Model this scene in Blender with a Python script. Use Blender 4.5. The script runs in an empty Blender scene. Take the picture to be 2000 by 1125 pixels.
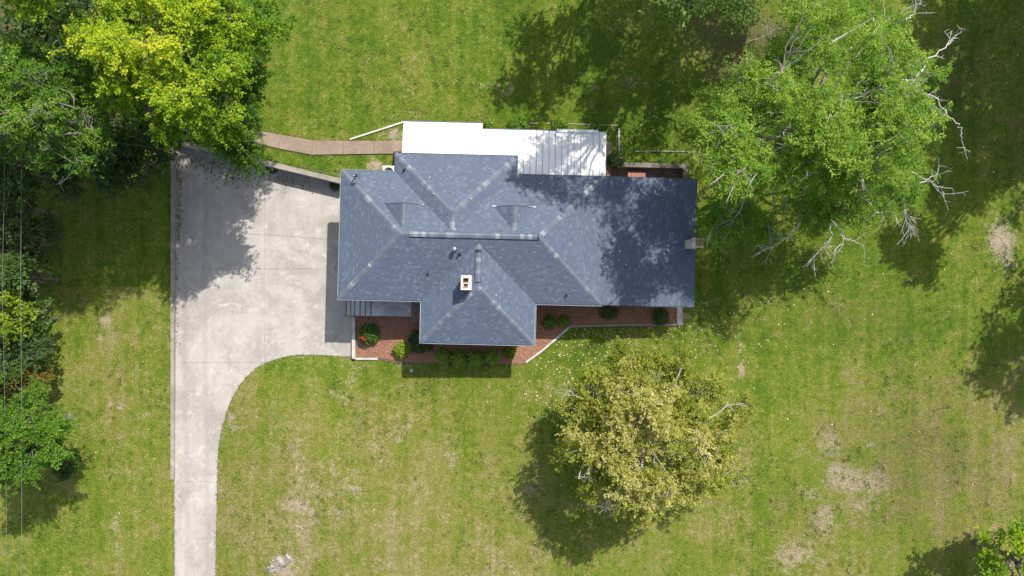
import bpy, bmesh, math, random
import numpy as np
from mathutils import Vector, Matrix
R = math.radians
scene = bpy.context.scene
col = scene.collection
random.seed(7)

# ------------------------------------------------------------ camera, sky, sun, exposure
CAM_H, PPM = 52.0, 26.0            # drone height (m), photo pixels per metre on the driveway
cam = bpy.data.cameras.new('camera'); cam_o = bpy.data.objects.new('camera', cam); col.objects.link(cam_o)
cam_o.location = (0, 0, CAM_H)
cam.sensor_fit = 'HORIZONTAL'; cam.sensor_width = 36.0; cam.lens = 36.0*CAM_H*PPM/2000.0
cam.clip_end = 3000
scene.camera = cam_o
SUN = Vector((0.466, 0.731, 1.0)).normalized()          # towards the sun
w = bpy.data.worlds.new('World'); scene.world = w; w.use_nodes = True
wn = w.node_tree.nodes; bg = wn['Background']
sky = wn.new('ShaderNodeTexSky'); sky.sky_type = 'NISHITA'; sky.sun_disc = False
sky.sun_elevation = math.asin(SUN.z); sky.sun_rotation = math.atan2(SUN.x, SUN.y)
sky.dust_density = 2.0
hs_ = wn.new('ShaderNodeHueSaturation'); hs_.inputs['Saturation'].default_value = 0.72     # bright haze and thin cloud
w.node_tree.links.new(sky.outputs[0], hs_.inputs['Color']); w.node_tree.links.new(hs_.outputs[0], bg.inputs[0]); bg.inputs[1].default_value = 0.125
sl = bpy.data.lights.new('sun', 'SUN'); sl.energy = 4.2; sl.angle = R(0.55); sl.color = (1.0, 0.955, 0.89)
sun_o = bpy.data.objects.new('sun', sl); col.objects.link(sun_o); sun_o.location = (20, 30, 60)
sun_o.rotation_euler = SUN.to_track_quat('Z', 'Y').to_euler()
vs = scene.view_settings
vs.view_transform = 'Standard'; vs.look = 'None'; vs.gamma = 1.0; vs.use_curve_mapping = False
vs.exposure = 0.56

# ------------------------------------------------------------ small helpers
def at(px, py, z=0.0):
    k = (CAM_H - z)/CAM_H/PPM
    return Vector(((px-1000.0)*k, (562.5-py)*k, z))
def xy(px, py, z=0.0):
    p = at(px, py, z); return (p.x, p.y)
def tag(o, label=None, cat=None, group=None, kind=None):
    if label: o['label'] = label
    if cat: o['category'] = cat
    if group: o['group'] = group
    if kind: o['kind'] = kind
    return o
def empty(name, loc=(0, 0, 0), rz=0.0):
    o = bpy.data.objects.new(name, None); col.objects.link(o)
    o.empty_display_size = 0.3; o.location = loc; o.rotation_euler = (0, 0, rz); return o
def link(name, me, parent=None):
    o = bpy.data.objects.new(name, me); col.objects.link(o)
    if parent: o.parent = parent
    return o
class MB:
    """collects boxes, prisms and tubes into one mesh"""
    def __init__(s): s.v = []; s.f = []
    def add(s, vs_, fs):
        n = len(s.v); s.v += [tuple(p) for p in vs_]; s.f += [tuple(i+n for i in f) for f in fs]; return s
    def box(s, x0, x1, y0, y1, z0, z1):
        return s.add([(x0,y0,z0),(x1,y0,z0),(x1,y1,z0),(x0,y1,z0),(x0,y0,z1),(x1,y0,z1),(x1,y1,z1),(x0,y1,z1)],
                     [(3,2,1,0),(4,5,6,7),(0,1,5,4),(1,2,6,5),(2,3,7,6),(3,0,4,7)])
    def prism(s, top, bot):
        n = len(top)
        a = sum(top[i][0]*top[(i+1) % n][1]-top[(i+1) % n][0]*top[i][1] for i in range(n))
        if a < 0: top = top[::-1]; bot = bot[::-1]
        return s.add(list(bot)+list(top), [tuple(range(n))[::-1], tuple(range(n, 2*n))] +
                     [(i, (i+1) % n, n+(i+1) % n, n+i) for i in range(n)])
    def tube(s, pts, rads, n=6, cap=True):
        pts = [Vector(p) for p in pts]; rings = []
        for i, p in enumerate(pts):
            d = (pts[min(i+1, len(pts)-1)]-pts[max(i-1, 0)])
            d = d.normalized() if d.length > 1e-9 else Vector((0, 0, 1))
            u = d.cross(Vector((0, 0, 1)) if abs(d.z) < .9 else Vector((1, 0, 0))).normalized(); v = d.cross(u)
            rings.append([p+(u*math.cos(a)+v*math.sin(a))*rads[i] for a in [2*math.pi*k/n for k in range(n)]])
        vs_ = [q for r in rings for q in r]; fs = []
        for i in range(len(pts)-1):
            for k in range(n):
                fs.append((i*n+k, i*n+(k+1) % n, (i+1)*n+(k+1) % n, (i+1)*n+k))
        if cap:
            fs.append(tuple(range(n))[::-1]); fs.append(tuple((len(pts)-1)*n+k for k in range(n)))
        return s.add(vs_, fs)
    def mesh(s, name, mat, smooth=False):
        me = bpy.data.meshes.new(name); me.from_pydata(s.v, [], s.f); me.materials.append(mat)
        if smooth: me.shade_smooth()
        me.update(); return me
    def build(s, name, mat, parent=None, smooth=False): return link(name, s.mesh(name, mat, smooth), parent)

# ------------------------------------------------------------ material helpers
class NT:
    def __init__(s, name):
        s.m = bpy.data.materials.new(name); s.m.use_nodes = True; s.t = s.m.node_tree; s.t.nodes.clear()
        s.out = s.n('ShaderNodeOutputMaterial')
    def n(s, typ, **kw):
        o = s.t.nodes.new(typ)
        for k, v in kw.items(): setattr(o, k, v)
        return o
    def l(s, a, b): s.t.links.new(a, b)
    def set(s, sock, v):
        if hasattr(v, 'links') or isinstance(v, bpy.types.NodeSocket): s.l(v, sock)
        else: sock.default_value = v
    def pos(s, scale=(1, 1, 1)):
        g = s.n('ShaderNodeTexCoord'); mp = s.n('ShaderNodeMapping'); s.l(g.outputs['Object'], mp.inputs[0])
        mp.inputs['Scale'].default_value = scale; return mp.outputs[0]
    def noise(s, vec, scale, detail=4, rough=.55, dist=0.0):
        o = s.n('ShaderNodeTexNoise'); s.l(vec, o.inputs['Vector']); o.inputs['Scale'].default_value = scale
        o.inputs['Detail'].default_value = detail; o.inputs['Roughness'].default_value = rough
        o.inputs['Distortion'].default_value = dist; return o.outputs['Fac']
    def ramp(s, fac, stops):
        o = s.n('ShaderNodeValToRGB'); s.l(fac, o.inputs[0]); e = o.color_ramp.elements
        while len(e) < len(stops): e.new(.5)
        for q, (p, c) in zip(e, stops):
            q.position = p; q.color = tuple(c)+(1,) if len(c) == 3 else c
        return o.outputs[0]
    def mix(s, fac, a, b, blend='MIX'):
        o = s.n('ShaderNodeMix', data_type='RGBA', blend_type=blend)
        s.set(o.inputs[0], fac)
        for sock, v in ((o.inputs[6], a), (o.inputs[7], b)):
            s.set(sock, v if not isinstance(v, tuple) or len(v) == 4 else v+(1,))
        return o.outputs[2]
    def math(s, op, a, b=0.0, c=None, clamp=False):
        o = s.n('ShaderNodeMath', operation=op, use_clamp=clamp); s.set(o.inputs[0], a); s.set(o.inputs[1], b)
        if c is not None: s.set(o.inputs[2], c)
        return o.outputs[0]
    def sstep(s, v, a, b):
        o = s.n('ShaderNodeMapRange', interpolation_type='SMOOTHSTEP'); s.l(v, o.inputs[0])
        o.inputs[1].default_value = a; o.inputs[2].default_value = b; return o.outputs[0]
    def attr(s, name): return s.n('ShaderNodeAttribute', attribute_name=name).outputs['Fac']
    def bump(s, h, strength=.5, dist=.05):
        o = s.n('ShaderNodeBump'); s.l(h, o.inputs['Height']); o.inputs['Strength'].default_value = strength
        o.inputs['Distance'].default_value = dist; return o.outputs[0]
    def princ(s, color, rough=.8, metal=0.0, normal=None, spec=.3):
        p = s.n('ShaderNodeBsdfPrincipled'); s.set(p.inputs['Base Color'], color if not isinstance(color, tuple) else color+(1,))
        s.set(p.inputs['Roughness'], rough); p.inputs['Metallic'].default_value = metal
        p.inputs['Specular IOR Level'].default_value = spec
        if normal is not None: s.l(normal, p.inputs['Normal'])
        s.l(p.outputs[0], s.out.inputs[0]); return s.m

def speckled(name, base, var=.25, scale=3.0, rough=.8, fine=30.0, bump=.2, metal=0.0, tint=None):
    t = NT(name); p = t.pos()
    a = t.noise(p, scale, 5, .6); b = t.noise(p, fine, 3, .6)
    lo = tuple(c*(1-var) for c in base); hi = tuple(min(1, c*(1+var)) for c in (tint or base))
    c = t.ramp(a, [(.3, lo), (.7, hi)])
    c = t.mix(.35, c, t.ramp(b, [(.3, (.6,)*3), (.7, (1.3,)*3)]), 'MULTIPLY')
    return t.princ(c, rough, metal, t.bump(b, bump, .02))

def concrete(name, base, stain, worn, crack=0.0, k=1.0, tracks=False):
    t = NT(name); p = t.pos()
    big = t.noise(p, .22, 5, .66, .8); mid = t.noise(p, 1.1*k, 6, .68, .5); small = t.noise(p, 4.2*k, 4, .75); fine = t.noise(p, 13, 4, .8)
    streak = t.noise(t.pos((1.6, .10, 1)), 1.0, 5, .65, .2)
    c = t.mix(t.sstep(big, .34, .62), stain, base)
    c = t.mix(t.math('MULTIPLY', t.sstep(mid, .50, .72), .7), c, worn)
    c = t.mix(t.math('MULTIPLY', t.sstep(mid, .48, .30), .45), c, tuple(q*.82 for q in stain))
    c = t.mix(t.math('MULTIPLY', t.sstep(streak, .48, .72), .40), c, stain)
    c = t.mix(.55, c, t.ramp(small, [(.25, (.80, .79, .77)), (.75, (1.17, 1.17, 1.17))]), 'MULTIPLY')
    c = t.mix(.55, c, t.ramp(fine, [(.25, (.74, .73, .72)), (.75, (1.24, 1.24, 1.24))]), 'MULTIPLY')
    spot = t.noise(p, 2.3, 2, .5)
    c = t.mix(t.math('MULTIPLY', t.sstep(spot, .70, .76), .45), c, tuple(q*.6 for q in stain))
    c = t.mix(t.math('MULTIPLY', t.sstep(spot, .30, .25), .5), c, tuple(min(1, q*1.25) for q in worn))
    if tracks:
        sx = t.n('ShaderNodeSeparateXYZ'); t.l(p, sx.inputs[0]); wob = t.math('MULTIPLY', t.math('SUBTRACT', t.noise(t.pos((.02, .12, 1)), 1.0, 2), .5), 1.2)
        for x0 in (-24.55, -23.05):
            dx = t.math('ABSOLUTE', t.math('SUBTRACT', t.math('ADD', sx.outputs[0], wob), x0))
            c = t.mix(t.math('MULTIPLY', t.math('MULTIPLY', t.sstep(dx, .34, .05), t.sstep(mid, .35, .6)), .38), c, tuple(q*.8 for q in stain))
    if crack:
        v = t.n('ShaderNodeTexVoronoi', feature='DISTANCE_TO_EDGE'); wv = t.n('ShaderNodeVectorMath', operation='ADD')
        nv = t.n('ShaderNodeTexNoise'); t.l(p, nv.inputs['Vector']); nv.inputs['Scale'].default_value = 1.3; nv.inputs['Detail'].default_value = 5
        t.l(p, wv.inputs[0]); t.l(nv.outputs['Color'], wv.inputs[1]); t.l(wv.outputs[0], v.inputs['Vector']); v.inputs['Scale'].default_value = .16
        ck_ = t.math('MULTIPLY', t.sstep(v.outputs['Distance'], .006, .001), t.sstep(mid, .45, .6))
        c = t.mix(t.math('MULTIPLY', ck_, crack), c, tuple(q*.45 for q in stain))
    return t.princ(c, .9, 0, t.bump(fine, .25, .01))

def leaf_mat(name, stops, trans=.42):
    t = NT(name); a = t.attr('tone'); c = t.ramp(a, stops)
    d = t.n('ShaderNodeBsdfPrincipled'); t.l(c, d.inputs['Base Color']); d.inputs['Roughness'].default_value = .55
    d.inputs['Specular IOR Level'].default_value = .25
    tr = t.n('ShaderNodeBsdfTranslucent'); hs = t.n('ShaderNodeHueSaturation'); t.l(c, hs.inputs['Color'])
    hs.inputs['Value'].default_value = 1.25; hs.inputs['Saturation'].default_value = 1.1; t.l(hs.outputs[0], tr.inputs[0])
    mx = t.n('ShaderNodeMixShader'); mx.inputs[0].default_value = trans
    t.l(d.outputs[0], mx.inputs[1]); t.l(tr.outputs[0], mx.inputs[2]); t.l(mx.outputs[0], t.out.inputs[0]); return t.m

MAT = {}
MAT['drive'] = concrete('driveway_concrete', (.42, .395, .357), (.31, .286, .255), (.505, .487, .452), .35, 1.0, True)
MAT['kerb'] = concrete('kerb_concrete', (.33, .295, .245), (.23, .205, .17), (.40, .375, .325))
MAT['dark_wall'] = concrete('dark_concrete', (.20, .18, .145), (.12, .105, .085), (.26, .235, .195))  # kerb concrete in a darker brown, for patio walls and step nosings
MAT['path'] = concrete('path_concrete', (.29, .225, .172), (.215, .165, .122), (.345, .278, .225))
MAT['step'] = concrete('step_concrete', (.56, .57, .57), (.30, .30, .30), (.70, .71, .71))
MAT['well'] = concrete('patio_concrete', (.30, .285, .26), (.17, .155, .135), (.38, .365, .335))
MAT['white_stone'] = speckled('white_edging', (.50, .48, .43), .25, 2.0, .8)
MAT['grey_edging'] = speckled('grey_edging', (.27, .25, .20), .25, 2.0, .85)
MAT['white_metal'] = speckled('white_painted_metal', (.72, .725, .73), .07, .5, .45, 12, .03)
MAT['gutter'] = speckled('gutter_paint', (.33, .37, .42), .08, 1.5, .45, 20, .03)
MAT['dark_gutter'] = speckled('dark_drip_edge', (.10, .115, .14), .12, 1.5, .5, 20, .05)
MAT['fascia'] = speckled('white_fascia', (.72, .72, .70), .06, 2, .6)
MAT['dark_metal'] = speckled('dark_metal', (.035, .036, .04), .2, 4, .5)
MAT['bright_metal'] = speckled('galvanised_metal', (.62, .63, .65), .15, 6, .32, 30, .05, .9)
MAT['black'] = speckled('black_rubber', (.015, .015, .016), .2, 6, .6)
MAT['wood'] = speckled('weathered_wood', (.20, .15, .11), .3, 3, .85)
MAT['red_panel'] = speckled('red_clay', (.36, .155, .125), .18, 3, .8)
MAT['flue'] = speckled('flue_clay', (.17, .095, .055), .3, 6, .85)
MAT['chim_cap'] = speckled('chimney_mortar', (.66, .60, .52), .12, 4, .85)
MAT['glass'] = NT('window_glass').princ((.03, .04, .05), .06, 0, None, .6)
MAT['wire'] = speckled('cable', (.20, .21, .22), .1, 1, .35)
MAT['teal'] = speckled('teal_plastic', (.25, .50, .40), .15, 5, .6)
MAT['rock'] = speckled('pale_rock', (.25, .235, .21), .75, 2.5, .9, 9, .8)
MAT['bark'] = speckled('grey_bark', (.17, .145, .12), .35, 2.5, .9, 14, .6)
MAT['pale_bark'] = speckled('pale_bark', (.33, .30, .26), .3, 2.5, .9, 14, .6)
MAT['dead_wood'] = speckled('bleached_dead_wood', (.50, .48, .44), .25, 2.5, .85, 14, .4)
MAT['trench'] = speckled('brown_ground', (.12, .085, .06), .4, 2, .95, 12, .7)

def brick_mat(name, c1, c2, mortar):
    t = NT(name); p = t.pos()
    sx = t.n('ShaderNodeSeparateXYZ'); t.l(p, sx.inputs[0]); cb = t.n('ShaderNodeCombineXYZ')
    t.l(t.math('ADD', sx.outputs[0], sx.outputs[1]), cb.inputs[0]); t.l(sx.outputs[2], cb.inputs[1])
    b = t.n('ShaderNodeTexBrick'); t.l(cb.outputs[0], b.inputs['Vector'])
    b.inputs['Color1'].default_value = c1+(1,); b.inputs['Color2'].default_value = c2+(1,); b.inputs['Mortar'].default_value = mortar+(1,)
    b.inputs['Scale'].default_value = 1.0; b.inputs['Brick Width'].default_value = .215; b.inputs['Row Height'].default_value = .075
    b.inputs['Mortar Size'].default_value = .008
    return t.princ(b.outputs['Color'], .85, 0, t.bump(b.outputs['Fac'], .4, -.01))
MAT['brick'] = brick_mat('house_brick', (.30, .13, .09), (.38, .19, .13), (.45, .42, .38))
MAT['pale_brick'] = brick_mat('chimney_brick', (.52, .42, .34), (.60, .50, .42), (.55, .52, .47))

def shingle_mat(name, source):
    t = NT(name)
    if source == 'island': r = t.n('ShaderNodeNewGeometry').outputs['Random Per Island']
    else: r = t.n('ShaderNodeObjectInfo').outputs['Random']
    if source == 'island':
        c = t.ramp(r, [(0, (.085, .108, .152)), (.4, (.094, .119, .166)), (.75, (.101, .127, .175)), (.9, (.115, .142, .190)), (1, (.142, .169, .214))])
    else:
        c = t.ramp(r, [(0, (.112, .132, .170)), (.6, (.128, .149, .186)), (.78, (.150, .170, .204)), (.9, (.20, .22, .25)), (1, (.26, .28, .30))])
    p = t.pos(); f = t.noise(p, 55, 3, .7); g = t.noise(p, .5, 4, .6)
    c = t.mix(.5, c, t.ramp(f, [(.3, (.65,)*3), (.7, (1.35,)*3)]), 'MULTIPLY')
    c = t.mix(.5, c, t.ramp(g, [(.3, (.93,)*3), (.7, (1.07,)*3)]), 'MULTIPLY')
    return t.princ(c, .85, 0, t.bump(f, .4, .006), .25)
MAT['shingle'] = shingle_mat('slate_shingle', 'island')
MAT['cap'] = shingle_mat('cap_shingle', 'object')
MAT['underlay'] = speckled('roof_underlay', (.05, .058, .075), .15, 3, .9)

def lawn_material():
    t = NT('lawn_grass'); p = t.pos()
    dry, bare, brown_ground, lush = t.attr('dry'), t.attr('bare'), t.attr('brown_ground'), t.attr('lush')
    n1 = t.noise(p, .16, 4, .6, .4); n2 = t.noise(p, .7, 5, .65, .3); n3 = t.noise(p, 2.8, 4, .7); n4 = t.noise(p, 11.0, 2, .9)
    stripe = t.noise(t.pos((1.15, .035, 1)), 1.0, 3, .65)
    def c_(n, k): return t.math('MULTIPLY', t.math('SUBTRACT', n, .5), k)
    fac = dry
    for q in (c_(n1, .75), c_(n2, .85), c_(n3, .65), c_(n4, .65), c_(stripe, .85)): fac = t.math('ADD', fac, q)
    fac = t.math('SUBTRACT', fac, t.math('MULTIPLY', lush, .30))
    c = t.ramp(fac, [(.0, (.066, .124, .010)), (.25, (.114, .166, .016)), (.45, (.164, .187, .029)), (.66, (.212, .202, .062)), (.85, (.272, .234, .110)), (1., (.35, .29, .175))])
    c = t.mix(.85, c, t.ramp(n4, [(.2, (.34, .40, .36)), (.5, (1, 1, 1)), (.8, (1.75, 1.66, 1.62))]), 'MULTIPLY')
    c = t.mix(.45, c, t.ramp(n3, [(.25, (.66, .70, .66)), (.75, (1.34, 1.30, 1.30))]), 'MULTIPLY')
    g = t.noise(p, 22, 3, .8)
    bm = t.math('ADD', bare, t.math('ADD', c_(n2, .9), t.math('ADD', c_(n3, 1.3), c_(n4, 1.5))))
    bc = t.ramp(n4, [(.3, (.30, .222, .162)), (.7, (.50, .40, .315))])
    c = t.mix(t.math('MULTIPLY', t.sstep(bm, .20, .85), .9), c, bc)
    sm = t.math('ADD', brown_ground, c_(n2, .7))
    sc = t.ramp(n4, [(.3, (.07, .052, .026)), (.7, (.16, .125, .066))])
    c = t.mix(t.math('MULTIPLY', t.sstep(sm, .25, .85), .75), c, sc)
    hgt = t.math('ADD', n4, t.math('MULTIPLY', g, .6))
    return t.princ(c, .9, 0, t.bump(hgt, .8, .09), .12)
MAT['lawn'] = lawn_material()

def mulch_material():
    t = NT('wood_chip_mulch'); p = t.pos(); v = t.n('ShaderNodeTexVoronoi'); t.l(p, v.inputs['Vector']); v.inputs['Scale'].default_value = 9
    n = t.noise(p, 8, 4, .85); b = t.noise(p, .8, 4, .6)
    c = t.ramp(n, [(.25, (.13, .062, .040)), (.5, (.265, .135, .085)), (.78, (.48, .30, .21))])
    c = t.mix(.4, c, t.ramp(b, [(.3, (.75, .72, .7)), (.7, (1.2, 1.18, 1.15))]), 'MULTIPLY')
    return t.princ(c, .9, 0, t.bump(v.outputs['Distance'], .8, .05), .1)
MAT['mulch'] = mulch_material()

Y_TREE = [(.0, (.045, .105, .010)), (.3, (.11, .235, .014)), (.55, (.225, .37, .018)), (.8, (.40, .51, .022)), (1, (.56, .58, .04))]
MAT['leaf_yellow'] = leaf_mat('leaf_yellow_green', Y_TREE, .45)
MAT['leaf_green'] = leaf_mat('leaf_green', [(.0, (.04, .085, .018)), (.4, (.085, .155, .030)), (.75, (.145, .23, .046)), (1, (.26, .32, .08))])
MAT['leaf_bright'] = leaf_mat('leaf_bright_green', [(.0, (.055, .125, .015)), (.4, (.115, .235, .022)), (.75, (.195, .345, .032)), (1, (.35, .46, .06))], .45)
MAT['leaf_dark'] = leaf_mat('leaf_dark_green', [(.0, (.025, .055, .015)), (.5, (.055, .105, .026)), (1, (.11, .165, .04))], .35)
MAT['leaf_autumn'] = leaf_mat('leaf_autumn_olive', [(.0, (.10, .15, .012)), (.25, (.20, .25, .016)), (.48, (.36, .375, .055)), (.72, (.49, .46, .14)), (1, (.64, .58, .31))], .42)
MAT['leaf_box'] = leaf_mat('leaf_shrub', [(.0, (.045, .105, .012)), (.5, (.11, .215, .022)), (1, (.25, .36, .04))], .35)
MAT['leaf_lime'] = leaf_mat('leaf_lime', [(.0, (.10, .18, .012)), (.5, (.24, .34, .016)), (1, (.42, .47, .04))])
MAT['leaf_rust'] = leaf_mat('leaf_rusty', [(.0, (.07, .11, .016)), (.5, (.19, .17, .032)), (1, (.32, .18, .06))])
MAT['petal'] = leaf_mat('red_petal', [(.0, (.35, .02, .03)), (1, (.55, .04, .05))], .2)
MAT['fallen'] = leaf_mat('fallen_leaf', [(.0, (.35, .26, .10)), (.5, (.58, .48, .24)), (1, (.78, .72, .56))], .1)
MAT['litter'] = leaf_mat('brown_leaf_litter', [(.0, (.12, .095, .06)), (.6, (.27, .22, .14)), (1, (.48, .42, .30))], .1)

# ------------------------------------------------------------ terrain
DRIVE_PX = [(345,284),(420,302),(500,321),(580,341),(668,362),(700,362),(712,500),(712,600),(690,612),(690,697),(655,695),(620,693),(580,693),(560,696),
            (540,701),(520,708),(502,717),(488,729),(474,744),(462,761),(452,780),(443,802),(436,826),(430,852),(426,880),(424.5,910),(423.5,950),
            (422.5,1000),(421.5,1060),(420.5,1125),(419,1300),(418,2200),(341,2200),(341,1125),(340.5,940),(342,700),(343,500)]
DRIVE = np.array([xy(*p) for p in DRIVE_PX])
def inside(poly, x, y):
    c = np.zeros(x.shape, bool); n = len(poly)
    for i in range(n):
        x0, y0 = poly[i]; x1, y1 = poly[(i+1) % n]
        if y0 == y1: continue
        k = ((y0 > y) != (y1 > y)) & (x < (x1-x0)*(y-y0)/(y1-y0)+x0); c ^= k
    return c
def seg_dist(poly, x, y, closed=True):
    d = np.full(x.shape, 1e9); n = len(poly)
    for i in range(n if closed else n-1):
        a = poly[i]; b = poly[(i+1) % n]; ab = b-a; L = (ab**2).sum()
        t = np.clip(((x-a[0])*ab[0]+(y-a[1])*ab[1])/L, 0, 1)
        d = np.minimum(d, np.hypot(x-a[0]-t*ab[0], y-a[1]-t*ab[1]))
    return d
def ss(a, b, v):
    t = np.clip((v-a)/(b-a), 0, 1); return t*t*(3-2*t)
HROT = R(-1.4); HC, HS = math.cos(HROT), math.sin(HROT)
def to_local(x, y): return x*HC+y*HS, -x*HS+y*HC
def to_world(u, v): return u*HC-v*HS, u*HS+v*HC
def hb(x):   # height of the lawn behind the house
    return .32+.83*ss(-27, -17, x)
WA, WB = np.array(xy(336, 276, .34)), np.array(xy(668, 353, 1.2))
def height(x, y):
    x = np.asarray(x, float); y = np.asarray(y, float)
    d = seg_dist(DRIVE, x, y)
    front = 1.02*(1-np.exp(-d/6.0))-.02
    left = .16*ss(0, .3, d)+.10*ss(0, 12, d)
    lx = np.interp(y, [-90, -14, 11], [-25.35, -25.35, -25.2])
    h = np.where(x < lx, left, front)
    yw = np.where(x > WB[0], 7.0, WA[1]+(WB[1]-WA[1])*(x-WA[0])/(WB[0]-WA[0]))
    back = hb(x)
    k = np.where(x < lx, ss(3, 12, y), np.where(x > 13, ss(-3, 9, y), (y > yw-.0).astype(float)))
    h = h*(1-k)+back*k
    u, v = to_local(x, y)
    well = (u > 6.5) & (u < 12.55) & (v > 7.0) & (v < 9.27)
    h = np.where(well, .05, h)
    h = np.where(inside(DRIVE, x, y), np.where(d > .26, -.12, np.minimum(h, -.03)), h)
    h = h+.05*np.sin(x*.21+1.3)*np.sin(y*.17+.4)*ss(0, 4, d)
    return h
def hz(x, y): return float(height(np.array([x]), np.array([y]))[0])

def axis_pts(lo, hi, step, far):
    core = list(np.arange(lo, hi+1e-6, step)); out = []; s = step; a = hi
    while a < far: s *= 1.35; a += s; out.append(a)
    lo_out = []; s = step; a = lo
    while a > -far: s *= 1.35; a -= s; lo_out.append(a)
    return np.array(lo_out[::-1]+core+out)
gx = axis_pts(-42, 42, .2, 900); gy = axis_pts(-25, 25, .2, 900)
GX, GY = np.meshgrid(gx, gy); fx, fy = GX.ravel(), GY.ravel(); fz = height(fx, fy)
PX = 1000+fx*PPM*CAM_H/(CAM_H-fz); PY = 562.5-fy*PPM*CAM_H/(CAM_H-fz)
def blobs(lst):
    a = np.zeros(PX.shape)
    for px, py, rx, ry, amp in lst:
        a = np.maximum(a, amp*np.exp(-(((PX-px)/rx)**2+((PY-py)/ry)**2)))
    return a
bare = blobs([(1655,938,50,32,.75),(1695,945,45,30,.7),(1632,915,22,22,.7),(1612,1020,28,38,.65),(1622,868,24,28,.55),(1585,965,24,18,.55),(1560,1085,60,40,.46),(1680,985,40,30,.5),
  (1697,870,9,8,.7),(1702,975,10,9,.6),(1955,470,26,45,.85),(1968,500,20,30,.6),(1722,328,30,24,.85),(1722,800,9,14,.5),
  (548,1105,26,24,1.0),(590,985,34,22,.5),(700,960,30,18,.55),(610,1000,30,40,.45),(668,1000,14,14,.5),(580,930,20,14,.45),(778,855,18,18,.5),(880,895,14,14,.6),
  (452,815,10,10,.6),(455,835,16,8,.6),(205,625,14,18,.6),(228,650,18,14,.5),(200,660,9,9,.55),(232,795,12,8,.6),(212,790,9,6,.55),(735,322,14,12,.9),
  (768,262,16,13,.9),(1447,660,4,50,.65),(1448,720,5,20,.7),(1446,890,5,40,.5),(1438,940,26,18,.55),(1460,905,20,16,.4),(950,166,46,2.6,.8),(1000,172,5,9,.85),(1165,172,12,7,.55),
  (690,716,22,8,.45),(795,714,40,8,.4),(648,770,12,14,.5),(686,745,12,20,.4),(1335,618,10,12,.7),(428,945,6,10,.5),(1230,165,14,12,.45),
  (225,1040,12,60,.32),(230,900,12,60,.25),(1420,1010,60,30,.25),(1180,980,30,20,.2),(1040,950,30,20,.25),(665,950,70,80,.22),(560,870,60,60,.18),(485,300,10,6,.6),(1640,585,20,14,.25),(1500,590,14,10,.3)])
_dd = seg_dist(DRIVE, fx, fy); bare = np.maximum(bare, np.where((PX > 415) & (PY > 660), .42*np.exp(-(_dd/.22)**2), 0))
brown_ground = blobs([(1800,900,300,280,.58),(1680,620,300,140,.42),(1560,1000,200,140,.42),(1470,110,120,95,1.0),(1400,60,100,70,.7),(1560,200,120,160,.3),(1850,150,150,180,.5),(1960,720,90,130,.5),(60,150,230,240,1.1),(250,60,180,150,1.0),(270,290,60,30,.7),(20,520,75,260,1.0),(20,850,60,110,.9),(1990,280,60,200,.5)])  # bare soil in the wood and top lawn; right-hand lawn only darker brown
lush = blobs([(110,1070,90,90,.75),(1120,690,90,50,.7),(1020,800,70,160,.5),(950,800,120,60,.35),(780,850,15,90,.55),(860,50,180,70,.35),(1150,110,120,110,.6),(1250,260,160,90,.75),(600,225,170,40,.35),(600,315,120,30,.6),(1480,760,40,190,.6),(1500,640,90,60,.45),(1670,890,22,22,.8),(260,430,60,120,.4),(1620,540,120,70,.35),(1400,590,60,60,.3),(560,720,40,20,.5),(185,1000,20,70,.5),(300,700,20,60,.3),(1330,1000,60,40,.2),(430,830,5,60,.4)])
dryf = .27+.27*ss(640, 820, PY)*(1-.35*ss(1000, 1150, PX)*(1-ss(1500, 1650, PX)))-.03*ss(300, 100, PY)-.05*ss(1450, 1650, PX)*ss(500, 700, PY)
dryf = np.where((PX < 340) & (PY > 560), .44+.14*np.exp(-((PX-225)/35)**2), dryf)
dryf = np.where((PX < 1010) & (PX > 420) & (PY > 740), dryf+.06*ss(760, 950, PY), dryf)
def grid_mesh(name, mat):
    nx, ny = len(gx), len(gy); me = bpy.data.meshes.new(name)
    idx = (np.arange(ny-1)[:, None]*nx+np.arange(nx-1)[None, :]).ravel()
    q = np.stack([idx, idx+1, idx+nx+1, idx+nx], 1).astype(np.int32)
    quick(me, np.stack([fx, fy, fz], 1), q); me.materials.append(mat); me.shade_smooth()
    for nm, arr in (('dry', dryf), ('bare', bare), ('brown_ground', brown_ground), ('lush', lush)):
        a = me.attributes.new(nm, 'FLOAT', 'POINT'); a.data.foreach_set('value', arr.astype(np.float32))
    return me
def quick(me, v, q):
    k = q.shape[1]
    me.vertices.add(len(v)); me.vertices.foreach_set('co', np.ascontiguousarray(v, np.float32).ravel())
    me.loops.add(q.size); me.loops.foreach_set('vertex_index', np.ascontiguousarray(q, np.int32).ravel())
    me.polygons.add(len(q)); me.polygons.foreach_set('loop_start', np.arange(len(q), dtype=np.int32)*k)
    me.update(calc_edges=True)
tag(link('lawn', grid_mesh('lawn', MAT['lawn'])), 'wide mown lawn around the house with tan worn patches', kind='structure')

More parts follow.
